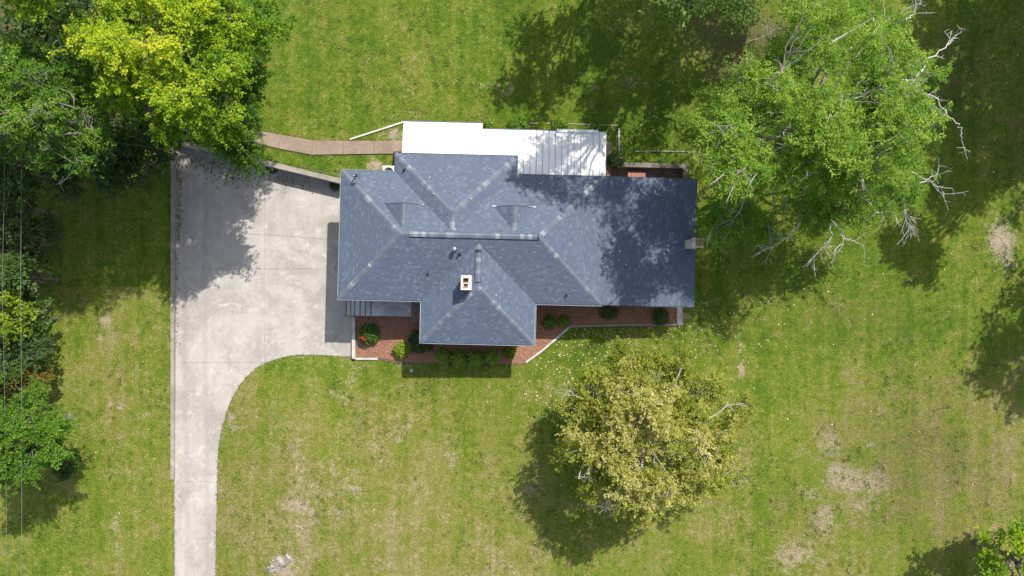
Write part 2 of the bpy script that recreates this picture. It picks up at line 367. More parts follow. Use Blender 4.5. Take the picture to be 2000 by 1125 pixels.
# ------------------------------------------------------------ driveway in cast slabs
def clip(poly, n, c):                      # keep n.p >= c
    out = []
    for i in range(len(poly)):
        a, b = poly[i], poly[(i+1) % len(poly)]; da = n[0]*a[0]+n[1]*a[1]-c; db = n[0]*b[0]+n[1]*b[1]-c
        if da >= 0: out.append(a)
        if (da >= 0) != (db >= 0):
            t = da/(da-db); out.append((a[0]+(b[0]-a[0])*t, a[1]+(b[1]-a[1])*t))
    return out
drive = empty('driveway', at(400, 700)); tag(drive, 'pale concrete driveway widening into a parking pad beside the house', kind='structure')
def drive_part(x0, x1, y0, y1):
    p = [tuple(q) for q in DRIVE_PX]; g = .13
    p = clip(p, (1, 0), x0+g); p = clip(p, (-1, 0), -x1+g); p = clip(p, (0, 1), y0+g); p = clip(p, (0, -1), -y1+g)
    if len(p) < 3: return
    # finer edge with a slightly ragged line
    q = []
    for i in range(len(p)):
        a, b = p[i], p[(i+1) % len(p)]; L = math.hypot(b[0]-a[0], b[1]-a[1]); n = max(1, int(L/6))
        for k in range(n):
            t = k/n; j = .35 if n > 1 else 0
            q.append((a[0]+(b[0]-a[0])*t+random.uniform(-j, j)*.6, a[1]+(b[1]-a[1])*t+random.uniform(-j, j)*.6))
    o = MB().prism([at(x, y, 0) for x, y in q], [tuple(at(x, y, 0))[:2]+(-.14,) for x, y in q]).build('concrete_slab', MAT['drive'])
    o.parent = drive; o.matrix_parent_inverse = Matrix.Translation(drive.location).inverted()
for xa, xb, ya, yb in ((300,517,250,525),(517,760,250,525),(300,517,525,708),(517,760,525,708),(300,600,708,940),(300,600,940,1150),(300,600,1150,1400),(300,600,1400,1800),(300,600,1800,2300)):
    drive_part(xa, xb, ya, yb)

def strip(name, pts, width, ztop, depth, mat, parent=None, world=False):
    """a kerb or edging: polyline of (px,py) with given width in m, top height z per point (abs)"""
    P = [at(p[0], p[1], z) if not world else Vector((p[0], p[1], z)) for p, z in zip(pts, ztop)]
    n = len(P); L, Rr = [], []
    for i in range(n):
        d = (P[min(i+1, n-1)]-P[max(i-1, 0)]); d.z = 0; d.normalize(); s_ = Vector((-d.y, d.x, 0))*width/2
        L.append(P[i]+s_); Rr.append(P[i]-s_)
    m = MB()
    for i in range(n-1):
        m.prism([L[i], L[i+1], Rr[i+1], Rr[i]], [tuple(q)[:2]+(q.z-depth,) for q in (L[i], L[i+1], Rr[i+1], Rr[i])])
    return m.build(name, mat, parent)
def wall_segs(name, root_label, cat, pts, width, depth, mat, step=40, zf=None, group=None):
    """a low wall or kerb built of separate cast lengths"""
    root = empty(name, at(pts[0][0], pts[0][1], 0)); tag(root, root_label, cat, group)
    for i in range(len(pts)-1):
        a, b = pts[i], pts[i+1]; L = math.hypot(b[0]-a[0], b[1]-a[1]); n = max(1, round(L/step))
        for k in range(n):
            t0, t1 = k/n+.15/L, (k+1)/n-.15/L
            p0 = [a[j]+(b[j]-a[j])*t0 for j in range(3)]; p1 = [a[j]+(b[j]-a[j])*t1 for j in range(3)]
            dz = random.uniform(-.008, .008)
            o = strip('wall_block', [p0, p1], width*random.uniform(.97, 1.03), [p0[2]+dz, p1[2]+dz], depth, mat, None)
            o.parent = root; o.matrix_parent_inverse = Matrix.Translation(root.location).inverted()
    return root
wall_segs('retaining_wall', 'long grey concrete retaining wall slanting along the back of the parking pad', 'wall',
          [(336,276,.46),(400,290,.73),(450,301.5,.96),(500,313,1.19),(560,328,1.26),(670,354.5,1.27)], .36, 1.6, MAT['kerb'], 55)
wall_segs('kerb_wall', 'long straight concrete kerb along the far left side of the driveway', 'kerb',
          [(337,282,.36),(336.5,600,.27),(336.5,937,.16)], .27, .6, MAT['kerb'], 95)
wall_segs('retaining_wall', 'short white capped wall between the driveway and the rose bed', 'wall',
          [(690,619,.46),(690.5,701,.33)], .24, .7, MAT['white_stone'], 45)

# ------------------------------------------------------------ path behind the house
path = empty('garden_path', at(600, 285, 1.1)); tag(path, 'tan concrete footpath from the woods to the back porch', kind='structure')
PT = [(300,262),(352,256),(388,240),(430,241),(487,252),(548,263),(612,274.5),(670,275),(730,275),(812,275)]
PB = [(300,276),(346,275),(405,268),(440,270),(487,276),(545,290),(608,302),(670,301),(730,300),(812,300)]
for i in range(len(PT)-1):
    L = max(1, round(math.hypot(PT[i+1][0]-PT[i][0], PT[i+1][1]-PT[i][1])/58))
    for k in range(L):
        q = []
        for t in (k/L+.004, (k+1)/L-.004):
            q.append([(1-t)*PT[i][j]+t*PT[i+1][j] for j in (0, 1)]); q.append([(1-t)*PB[i][j]+t*PB[i+1][j] for j in (0, 1)])
        ring = [q[0], q[2], q[3], q[1]]; top = []
        for x, y in ring:
            z0 = hb(at(x, y, 1.1).x)+.07; top.append(at(x, y, z0))
        o = MB().prism([tuple(p) for p in top], [(p.x, p.y, p.z-.3) for p in top]).build('paving_slab', MAT['path'])
        o.parent = path; o.matrix_parent_inverse = Matrix.Translation(path.location).inverted()

# ------------------------------------------------------------ the house
house = empty('house', (0, 0, 0), HROT)
tag(house, 'brick ranch house with slate grey hip roof and white metal porch roof', 'house')
EV, PI_ = 4.5, 5/12
U0, U1, V0, V1, HW = -11.88, 6.1, -1.0, 7.8, 4.4
VM, ZR = 3.4, EV+HW*PI_
UE, ZE = 12.57, 4.2
BU0, BU1, BV, BH = -8.23, .13, 9.05, 4.18; BUM = (BU0+BU1)/2; BZ = EV+BH*PI_
FU0, FU1, FV, FH = -6.16, 1.60, -3.85, 3.88; FUM = (FU0+FU1)/2; FZ = EV+FH*PI_
def zb(v): return EV+(V1-v)*PI_
GV, GH = 5.43, 1.35
faces = []
faces.append([(U0,V0,EV),(U1,V0,EV),(U1-HW,VM,ZR),(U0+HW,VM,ZR)])
faces.append([(U1,V1,EV),(U0,V1,EV),(U0+HW,VM,ZR),(U1-HW,VM,ZR)])
faces.append([(U0,V1,EV),(U0,V0,EV),(U0+HW,VM,ZR)])
faces.append([(U1,V0,EV),(U1,V1,EV),(U1-HW,VM,ZR)])
faces.append([(UE,V0,ZE),(UE,V1,ZE),(U1,V1,EV),(U1,V0,EV)])
faces.append([(BU1,BV,EV),(BU0,BV,EV),(BUM,BV-BH,BZ)])
faces.append([(BU0,BV,EV),(BU0,V1,EV),(BUM,V1-BH,BZ),(BUM,BV-BH,BZ)])
faces.append([(BU1,V1,EV),(BU1,BV,EV),(BUM,BV-BH,BZ),(BUM,V1-BH,BZ)])
faces.append([(FU0,FV,EV),(FU1,FV,EV),(FUM,FV+FH,FZ)])
faces.append([(FU0,V0,EV),(FU0,FV,EV),(FUM,FV+FH,FZ),(FUM,V0+FH,FZ)])
faces.append([(FU1,FV,EV),(FU1,V0,EV),(FUM,V0+FH,FZ),(FUM,FV+FH,FZ)])
GZ = 6.2; GVR = V1-(GZ-EV)/PI_
for uc in (-7.35, .04):
    zl = zb(GV)
    faces.append([(uc-GH,GV,zl),(uc,GVR,GZ),(uc,GV,GZ)])
    faces.append([(uc+GH,GV,zl),(uc,GV,GZ),(uc,GVR,GZ)])
rm = MB()
for f in faces: rm.add(f, [tuple(range(len(f)))])
# underside a little lower so that the roof deck has thickness
rm.add([(U0,V0,EV-.16),(U0,V1,EV-.16),(UE,V1,ZE-.16),(UE,V0,ZE-.16)], [(0,1,2,3)])
rm.add([(BU0,V1,EV-.16),(BU0,BV,EV-.16),(BU1,BV,EV-.16),(BU1,V1,EV-.16)], [(0,1,2,3)])
rm.add([(FU0,FV,EV-.16),(FU0,V0,EV-.16),(FU1,V0,EV-.16),(FU1,FV,EV-.16)], [(0,1,2,3)])
roof = rm.build('roof', MAT['underlay'], house)

def clip2(poly, rect_n):
    for n, c in rect_n:
        poly = clip(poly, n, c)
        if len(poly) < 3: return []
    return poly
sh = MB(); rng_s = random.Random(3)
def shingle_face(f, expo=.14, tab=.24):
    P = [Vector(p) for p in f]; n = (P[1]-P[0]).cross(P[2]-P[0]).normalized()
    if n.z < 0: n = -n
    s_ = (Vector((0, 0, 1))-n*n.z).normalized(); e = s_.cross(n).normalized(); o = P[0]
    uv = [((p-o).dot(e), (p-o).dot(s_)) for p in P]
    if sum(uv[i][0]*uv[(i+1) % len(uv)][1]-uv[(i+1) % len(uv)][0]*uv[i][1] for i in range(len(uv))) < 0: uv = uv[::-1]
    hp = []
    for i in range(len(uv)):
        a, b = uv[i], uv[(i+1) % len(uv)]; nx, ny = -(b[1]-a[1]), b[0]-a[0]; L = math.hypot(nx, ny)
        hp.append(((nx/L, ny/L), (nx*a[0]+ny*a[1])/L))
    smin, smax = min(q[1] for q in uv), max(q[1] for q in uv); emin, emax = min(q[0] for q in uv), max(q[0] for q in uv)
    r = 0; y = smin
    while y < smax:
        x = emin-rng_s.uniform(0, tab)
        while x < emax:
            wd = tab*rng_s.uniform(.55, 1.25)
            q = clip2([(x+.003, y), (x+wd-.003, y), (x+wd-.003, y+expo+.02), (x+.003, y+expo+.02)], hp)
            if len(q) >= 3:
                lift = rng_s.uniform(.014, .024)
                top = []; low = []
                for (a, b) in q:
                    t = (b-y)/(expo+.02); zz = lift*(1-t)+.006*t
                    base = o+e*a+s_*b; top.append(base+n*zz); low.append(base+n*.001)
                m = len(q); k = len(sh.v)
                edge = [i for i in range(m) if abs(q[i][1]-y) < 1e-6 and abs(q[(i+1) % m][1]-y) < 1e-6]
                vs_ = top[:]; fs = [tuple(range(m))]
                for i in edge:
                    j = (i+1) % m; vs_ += [low[i], low[j]]; fs.append((len(vs_)-2, len(vs_)-1, j, i))
                sh.add(vs_, fs)
            x += wd
        y += expo; r += 1
for f in faces: shingle_face(f)
tag(sh.build('shingles', MAT['shingle'], roof), kind='stuff')

# hip and ridge caps: every cap is a piece of its own
def cap_line(a, b, n1, n2, expo=.27, width=.17, lift=.03, parent=roof):
    a, b = Vector(a), Vector(b); d = (b-a); L = d.length; d.normalize(); n1 = Vector(n1).normalized(); n2 = Vector(n2).normalized()
    def wing(n, other):
        w_ = d.cross(n).normalized()
        return w_ if w_.dot(other) > 0 else -w_
    w1 = wing(n1, n1-n2*n1.dot(n2)); w2 = wing(n2, n2-n1*n1.dot(n2))
    if w1.z > 0: w1 = -w1
    if w2.z > 0: w2 = -w2
    up = (n1+n2).normalized(); th = .011; el = expo*1.18
    vs_ = []
    for x, lf in ((0, lift), (el, lift-.014)):
        for wv, nn in ((w1*width, n1), (Vector(), up), (w2*width, n2)):
            vs_.append(d*x+wv+nn*lf)
    vs_ += [p-up*th for p in vs_]
    fs = [(0,1,4,3),(1,2,5,4),(6,9,10,7),(7,10,11,8),(0,6,7,1),(1,7,8,2),(3,4,10,9),(4,5,11,10),(0,3,9,6),(2,8,11,5)]
    me = MB().add(vs_, fs).mesh('cap_shingle', MAT['cap'])
    k = int(L/expo)
    for i in range(k):
        o = link('cap_shingle', me, parent); o.location = a+d*(i*expo+.02)
NF, NB, NL, NR = (0,-PI_,1), (0,PI_,1), (-PI_,0,1), (PI_,0,1)
cap_line((U0,V0,EV), (U0+HW,VM,ZR), NF, NL)
cap_line((U0,V1,EV), (U0+HW,VM,ZR), NB, NL)
cap_line((U1,V0,EV), (U1-HW,VM,ZR), NF, NR)
cap_line((U1,V1,EV), (U1-HW,VM,ZR), NB, NR)
cap_line((BU0,BV,EV), (BUM,BV-BH,BZ), NB, NL)
cap_line((BU1,BV,EV), (BUM,BV-BH,BZ), NB, NR)
cap_line((FU0,FV,EV), (FUM,FV+FH,FZ), NF, NL)
cap_line((FU1,FV,EV), (FUM,FV+FH,FZ), NF, NR)
cap_line((BUM,BV-BH,BZ), (BUM,V1-BH+.1,BZ), NL, NR)
cap_line((FUM,FV+FH,FZ), (FUM,FV+FH+.25,FZ), NL, NR)
cap_line((FUM,V0+FH,FZ), (FUM,V0+FH-.35,FZ), NL, NR)
for uc in (-7.35, .04):
    cap_line((uc,GV,GZ), (uc,GVR+.05,GZ), (-.52,0,1), (.52,0,1))
cap_line((U0+HW,VM,ZR), (U0+HW+.6,VM,ZR), NF, NB)
def ridge_vent(a, b, n1, n2, w_):
    a, b = Vector(a), Vector(b); d = (b-a).normalized(); s_ = Vector((-d.y, d.x, 0)); m = MB()
    for sg in (1, -1):
        e0 = s_*sg*w_; dz = Vector((0, 0, -w_*PI_))
        vs_ = [a+Vector((0,0,.075)), b+Vector((0,0,.075)), b+e0+dz+Vector((0,0,.075)), a+e0+dz+Vector((0,0,.075)),
               a+e0+dz, b+e0+dz, a, b]
        m.add(vs_, [(0,1,2,3),(3,2,5,4),(0,3,4,6),(1,7,5,2)])
    o = m.build('ridge_vent', MAT['dark_metal'], roof)
    cap_line(a+Vector((0,0,.075)), b+Vector((0,0,.075)), n1, n2, .27, w_-.015, .018, roof)
ridge_vent((U0+HW+.62,VM,ZR), (U1-HW-.02,VM,ZR), NF, NB, .2)
ridge_vent((FUM,FV+FH+.3,FZ), (FUM,V0+FH-.4,FZ), NL, NR, .2)
# gablet faces and their white trim
for uc in (-7.35, .04):
    g = MB().add([(uc-GH+.05,GV-.06,zb(GV)),(uc+GH-.05,GV-.06,zb(GV)),(uc,GV-.06,GZ-.03)], [(0,2,1)]).build('gablet_wall', MAT['fascia'], roof)
    for sg in (-1, 1):
        a = Vector((uc, GV+.015, GZ-.015)); b = Vector((uc+sg*GH, GV+.015, zb(GV)-.0))
        d = b-a; MB().add([a, b, b-Vector((0,0,.12)), a-Vector((0,0,.12)), a+Vector((0,.035,0)), b+Vector((0,.035,0)), b+Vector((0,.035,-.12)), a+Vector((0,.035,-.12))],
                 [(0,1,2,3),(7,6,5,4),(0,4,5,1),(1,5,6,2),(3,2,6,7)]).build('rake_board', MAT['underlay'], g)
for uc, s0, s1 in ((-7.35, .75, 1.3), (.04, .1, 1.45), (.04, -1.5, -1.2)):
    MB().box(uc+s0, uc+s1, GV+.02, GV+.07, zb(GV)+.02, zb(GV)+.06).build('flashing_lit_face', MAT['white_metal'], roof)

# gutters and drip edges
def gutter(a, b, out, mat, z=EV, width=.11, name='gutter', zb_=None):
    """open channel along an eave from a to b (u,v); out = outward unit vector"""
    m = MB(); za, zbb = z, (z if zb_ is None else zb_)
    o = Vector((out[0], out[1], 0)); A = Vector((a[0], a[1], za)); B = Vector((b[0], b[1], zbb))
    prof = [(0, -.015), (0, -.13), (width*.8, -.13), (width, -.02), (width-.02, -.02), (width*.74, -.115), (.015, -.115), (.015, -.015)]
    n = len(prof); vs_ = [A+o*x+Vector((0,0,y)) for x, y in prof]+[B+o*x+Vector((0,0,y)) for x, y in prof]
    fs = [(i, (i+1) % n, n+(i+1) % n, n+i) for i in range(n)]+[tuple(range(n))[::-1], tuple(range(n, 2*n))]
    return m.add(vs_, fs).build(name, mat, house)
gutter((U0-.1,V0), (FU0-.002,V0), (0,-1), MAT['gutter'])
gutter((U0,V0-.1), (U0,V1), (-1,0), MAT['gutter'], width=.09)
gutter((FU0,FV-.1), (FU0,V0-.12), (-1,0), MAT['gutter'])
gutter((FU0,FV), (FU1,FV), (0,-1), MAT['gutter'])
gutter((FU1,FV-.1), (FU1,V0-.12), (1,0), MAT['gutter'])
gutter((FU1+.002,V0), (U1+.1,V0), (0,-1), MAT['gutter'])
gutter((U0,V1), (BU0-.12,V1), (0,1), MAT['gutter'], width=.07)
gutter((BU0,V1+.1), (BU0,BV+.09), (-1,0), MAT['dark_gutter'], width=.06)
gutter((BU0,BV), (BU1,BV), (0,1), MAT['dark_gutter'], width=.06)
gutter((BU1,V1+.09), (BU1,BV+.05), (1,0), MAT['dark_gutter'], width=.06)
gutter((BU1+.08,V1), (U1,V1), (0,1), MAT['dark_gutter'], width=.05)
gutter((U1+.11,V0), (UE,V0), (0,-1), MAT['dark_gutter'], z=EV-.005, width=.05, zb_=ZE, name='drip_edge')
gutter((U1,V1), (UE,V1), (0,1), MAT['dark_gutter'], z=EV, width=.05, zb_=ZE, name='drip_edge')
gutter((UE,V0), (UE,V1), (1,0), MAT['dark_gutter'], z=ZE, width=.05, name='drip_edge')

# walls, doors and windows (under the eaves)
def wallbox(u0, u1, v0, v1, z0, z1, name='wall', mat='brick'):
    return MB().box(u0, u1, v0, v1, z0, z1).build(name, MAT[mat], house)
wallbox(U0+.55, 6.3, V0+.55, V1-.55, -.3, 4.3)
wallbox(6.3, UE-.5, V0+.553, V1-.553, -.3, 4.05)
wallbox(BU0+.5, BU1-.5, V1-.55, BV-.5, -.3, 4.3)
wallbox(FU0+.5, FU1-.5, FV+.5, V0+.55, -.3, 4.3)
def window(u, v, z, wdt, hgt, axis, out):
    t_ = .06
    def bx(m, a0, a1, d0, d1, z0, z1):
        lo, hi = sorted((d0*out, d1*out))
        if axis == 'u': m.box(u+a0, u+a1, v+lo, v+hi, z0, z1)
        else: m.box(u+lo, u+hi, v+a0, v+a1, z0, z1)
        return m
    o = bx(MB(), -wdt/2, wdt/2, .01, .03, z, z+hgt).build('window', MAT['glass'], house)
    f = MB()
    for q in ((-wdt/2-t_, -wdt/2, z-t_, z+hgt+t_), (wdt/2, wdt/2+t_, z-t_, z+hgt+t_), (-.02, .02, z, z+hgt)): bx(f, q[0], q[1], .002, .06, q[2], q[3])
    for z0 in (z-t_, z+hgt, z+hgt/2-.02): bx(f, -wdt/2, wdt/2, .004, .055, z0, z0+(t_ if z0 != z+hgt/2-.02 else .04))
    f.build('frame', MAT['fascia'], o)
    bx(MB(), -wdt/2-.1, wdt/2+.1, .0, .12, z-t_-.06, z-t_-.004).build('sill', MAT['white_stone'], o)
for u in (-9.5, 3.6): window(u, V0+.55, 2.3, 1.6, 1.3, 'u', -1)
for u in (-4.4, -.2): window(u, FV+.5, 2.2, 1.4, 1.4, 'u', -1)
for u in (7.6, 10.2): window(u, V0+.553, 2.2, 1.5, 1.3, 'u', -1)
window(9.0, V1-.553, 1.6, 1.5, 1.3, 'u', 1); window(-10.0, V1-.55, 2.4, 1.2, 1.0, 'u', 1)
window(UE-.5, 1.2, 2.2, 1.6, 1.3, 'v', 1); window(UE-.5, 5.6, 2.2, 1.6, 1.3, 'v', 1)
for vc in (1.3, 5.0):
    d = MB().box(U0+.51, U0+.545, vc-1.3, vc+1.3, .0, 2.15).build('garage_door', MAT['fascia'], house)
    for k in range(4): MB().box(U0+.495, U0+.508, vc-1.25, vc+1.25, .06+k*.52, .52+k*.52).build('door_panel', MAT['white_metal'], d)
dd = MB().box(FU0+.46, FU0+.495, -2.0, -1.1, 1.35, 3.4).build('front_door', MAT['red_panel'], house)
MB().box(FU0+.40, FU0+.455, -1.92, -1.85, 2.3, 2.4).build('handle', MAT['bright_metal'], dd)
bd = MB().box(-3.0, -2.1, BV-.495, BV-.46, 1.3, 3.35).build('back_door', MAT['fascia'], house)
MB().box(-2.25, -2.18, BV-.455, BV-.40, 2.2, 2.3).build('handle', MAT['bright_metal'], bd)

# front chimney on the slope of the front wing
ck = at(910, 552, 6.85); cu, cv = to_local(ck.x, ck.y)
ch = MB().box(cu-.29, cu+.29, cv-.44, cv+.44, 4.2, 6.72).build('chimney', MAT['pale_brick'], house)
cap = MB()
for a0, a1, b0, b1 in ((-.33,.33,-.48,-.31),(-.33,.33,.31,.48),(-.33,-.17,-.31,.31),(.17,.33,-.31,.31),(-.17,.17,-.04,.04)): cap.box(cu+a0, cu+a1, cv+b0, cv+b1, 6.724, 6.86)
cap.build('chimney_cap', MAT['chim_cap'], ch)
for sv in (-.175, .175):
    fl = MB()
    for a0, a1, b0, b1 in ((-.165,.165,-.13,-.10),(-.165,.165,.10,.13),(-.165,-.135,-.10,.10),(.135,.165,-.10,.10)): fl.box(cu+a0, cu+a1, cv+sv+b0, cv+sv+b1, 6.4, 6.95)
    fl.build('flue', MAT['chim_cap'] if sv < 0 else MAT['flue'], ch)
    MB().box(cu-.135, cu+.135, cv+sv-.10, cv+sv+.10, 6.40, 6.74).build('flue_throat', MAT['flue'], ch)
MB().box(cu+.293, cu+.345, cv-.47, cv+.45, 5.2, 6.70).build('flashing_lit_face', MAT['white_metal'], ch)  # white strip: sunlight on the chimney's east face put into its colour
# side chimney at the right-hand wall
sk = at(1364, 474, 6.6); su, sv_ = to_local(sk.x, sk.y)
ch2 = MB().box(su-.32, su+.3, sv_-.27, sv_+.27, 0, 6.45).build('chimney', MAT['pale_brick'], house)
MB().box(su-.37, su+.35, sv_-.32, sv_+.32, 6.452, 6.56).build('chimney_cap', MAT['chim_cap'], ch2)
MB().box(su-.16, su+.30, sv_-.2, sv_+.2, 6.562, 6.72).build('flue', MAT['red_panel'], ch2)
MB().box(su-.37, su-.325, sv_-.3, sv_+.3, 4.15, 4.55).build('flashing_lit_face', MAT['bright_metal'], ch2)

# roof penetrations
def roof_z(u, v):
    c = []
    def pl(ok, z): 
        if ok: c.append(z)
    pl(U0 <= u <= U1 and V0 <= v <= V1, min(EV+(v-V0)*PI_, EV+(V1-v)*PI_, EV+(u-U0)*PI_, EV+(U1-u)*PI_))
    pl(U1 < u <= UE, EV+(ZE-EV)*(u-U1)/(UE-U1))
    pl(FU0 <= u <= FU1 and FV <= v <= 3, min(EV+(v-FV)*PI_, EV+(u-FU0)*PI_, EV+(FU1-u)*PI_))
    pl(BU0 <= u <= BU1 and 3.5 <= v <= BV, min(EV+(BV-v)*PI_, EV+(u-BU0)*PI_, EV+(BU1-u)*PI_))
    return max(c) if c else 4.3
def on_roof(px, py):
    z = 5.2
    for _ in range(6):
        p = at(px, py, z); u, v = to_local(p.x, p.y); z = roof_z(u, v)
    return u, v, z
def pipe(px, py, r, h, mat, capmat=None, capr=0):
    u, v, z = on_roof(px, py)
    o = MB().tube([(u,v,z-.05),(u,v,z+h)], [r, r], 10).build('vent_pipe', MAT[mat], roof)
    MB().tube([(u,v,z-.03),(u,v,z+.05),(u,v,z+.08)], [r*2.6, r*1.7, r*1.05], 10).build('pipe_boot', MAT['dark_metal'], o)
    if capmat: MB().tube([(u,v,z+h-.03),(u,v,z+h+.03),(u,v,z+h+.09),(u,v,z+h+.12)], [capr, capr, capr*.7, .02], 14).build('pipe_cap', MAT[capmat], o, True)
pipe(888.5, 487, .07, .42, 'bright_metal', 'bright_metal', .15)
pipe(897.5, 496, .06, .28, 'black')
pipe(835.5, 534.5, .045, .18, 'black')
pipe(1106, 576.5, .045, .20, 'black')
pipe(1221.5, 518, .05, .10, 'black', 'white_metal', .05)
pipe(790, 332, .05, .30, 'black')
# electric mast where the service cable reaches the roof
u, v, z = on_roof(694, 347)
ms = MB().tube([(u,v,z-.1),(u,v,z+.75),(u+.1,v,z+.88),(u+.22,v,z+.8)], [.035]*4, 8).build('service_mast', MAT['bright_metal'], roof)
MB().tube([(u+.16,v,z+.86),(u+.3,v,z+.72)], [.09, .06], 10).build('weather_head', MAT['black'], ms)
lp = [(u+.25+.22*math.cos(a)*.9, v-.02+.16*math.sin(a), z+.66+.05*math.sin(a*2)) for a in np.linspace(.5, 6.6, 16)]
MB().tube(lp, [.015]*16, 5).build('drip_loop', MAT['black'], ms)

# white metal porch roof: every panel a piece of its own
def porch_z(v): return 4.38-(v-7.6)*.19
pr = MB()
pr.box(-7.83, 6.25, 10.85, 10.95, porch_z(11)-.2, porch_z(11)-.06)
pr.box(-7.83, 6.25, 8.9, 9.0, porch_z(9)-.2, porch_z(9)-.06)
porch = pr.build('porch_roof', MAT['fascia'], house)
def panel_mesh(v0, v1, wd, ribs):
    m = MB(); xs = [0]
    prof = []
    for k in range(ribs):
        x0 = wd*k/ribs; x1 = wd*(k+1)/ribs
        prof += [(x0, .0), (x0+.012, .065), (x0+.034, .065), (x0+.046, 0)]
    prof.append((wd-.022, 0)); n = len(prof)
    vs_ = [(x, v, porch_z(v)+z) for v in (v0, v1) for x, z in prof]+[(x, v, porch_z(v)+z-.008) for v in (v0, v1) for x, z in prof]
    fs = [(i, i+1, n+i+1, n+i) for i in range(n-1)]+[(2*n+i, 3*n+i, 3*n+i+1, 2*n+i+1) for i in range(n-1)]
    fs += [(i, 2*n+i, 2*n+i+1, i+1) for i in range(n-1)]+[(n+i, n+i+1, 3*n+i+1, 3*n+i) for i in range(n-1)]
    fs += [(0, n, 3*n, 2*n), (n-1, 3*n-1, 4*n-1, 2*n-1)]
    return m.add(vs_, fs).mesh('metal_panel', MAT['white_metal'])
def panels(u0, u1, v0, v1, wd, ribs):
    k = round((u1-u0)/wd); wd = (u1-u0)/k; me = panel_mesh(v0, v1, wd, ribs)
    for i in range(k):
        o = link('metal_panel', me, porch); o.location = (u0+i*wd, 0, random.uniform(-.002, .002))
panels(-7.85, -2.32, 8.75, 11.44, .61, 2)
panels(-2.32, .16, 8.75, 11.02, .41, 1)
panels(.16, 6.27, 7.62, 11.02, .44, 1)
MB().box(-7.87, -2.34, 11.445, 11.53, porch_z(11.5)-.10, porch_z(11.5)+.02).build('gutter', MAT['dark_gutter'], porch)
MB().box(-2.33, 6.28, 11.025, 11.10, porch_z(11.1)-.10, porch_z(11.1)+.0).build('gutter', MAT['dark_gutter'], porch)
MB().box(6.275, 6.33, 7.7, 11.02, porch_z(9.4)-.36, porch_z(9.4)-.33).build('edge_trim', MAT['white_metal'], porch)
MB().box(2.85, 5.75, 10.93, 11.14, porch_z(11)+.05, porch_z(11)+.10).build('gutter_guard', MAT['white_metal'], porch)
for u in (-7.6, -5.0, -2.4, .6, 3.4, 6.1):
    MB().box(u-.06, u+.06, 10.84, 10.96, 1.1, porch_z(11)-.21).build('porch_post', MAT['fascia'], house)
MB().box(-7.9, 7.05, BV-.49, 10.9, .7, 1.24).build('porch_floor', MAT['path'], house)
MB().box(.0, 7.0, V1-.545, BV-.493, .7, 1.235).build('porch_floor', MAT['path'], house)

# front steps, landing and stoop
fs_root = empty('front_steps', to_world(-10, -1.8)+(0,), HROT); tag(fs_root, 'worn grey concrete steps and landing climbing from the driveway to the front door', 'steps')
def lbox(a, b, z):   # two photo corners at height z -> local rectangle
    p = at(*a, z); q = at(*b, z); u0, v0 = to_local(p.x, p.y); u1, v1 = to_local(q.x, q.y)
    return min(u0, u1), max(u0, u1), min(v0, v1), max(v0, v1)
def fs_box(name, u0, u1, v0, v1, z0, z1, mat):
    o = MB().box(u0, u1, v0, v1, z0, z1).build(name, MAT[mat]); o.parent = fs_root
    o.matrix_parent_inverse = (Matrix.Translation(fs_root.location) @ Matrix.Rotation(HROT, 4, 'Z')).inverted() @ Matrix.Rotation(HROT, 4, 'Z'); return o
xs = [677, 685, 693, 703.5, 714, 724.5, 734.5]
for i in range(6):
    z = .19*(i+1); u0, u1, v0, v1 = lbox((xs[i], 586), (xs[i+1], 617.5), z)
    s_ = fs_box('step', u0, u1+.12, v0, V0+.5, -.1, z, 'step')
    fs_box('nosing', u0-.03, u0+.06, v0-.002, V0+.5, z-.05, z+.006, 'dark_wall')
u0, u1, v0, v1 = lbox((734.5, 586), (824, 619), 1.2)
ld = fs_box('landing', u0+.13, u1, v0, V0+.5, -.1, 1.2, 'step')
u0, u1, v0, v1 = lbox((804, 586), (824, 627), 1.36)
fs_box('stoop', u0, u1+.4, v0, V0+.5, 1.201, 1.36, 'wood')
fs_box('stoop_edge', u0-.03, u1+.4, v0-.06, v0-.002, .4, 1.37, 'grey_edging')
a = at(676, 616, .3); b = at(735, 618, 1.3)
au, av = to_local(a.x, a.y); bu, bv = to_local(b.x, b.y)
rl = MB().tube([(au,av,.95),(bu,bv,1.95)], [.022]*2, 8).build('handrail', MAT['dark_metal']); rl.parent = fs_root; rl.matrix_parent_inverse = ld.matrix_parent_inverse
for t in (.02, .5, .98):
    q = MB().tube([(au+(bu-au)*t, av+(bv-av)*t, .2+t), (au+(bu-au)*t, av+(bv-av)*t, .95+t)], [.018]*2, 8).build('baluster', MAT['dark_metal']); q.parent = fs_root; q.matrix_parent_inverse = ld.matrix_parent_inverse

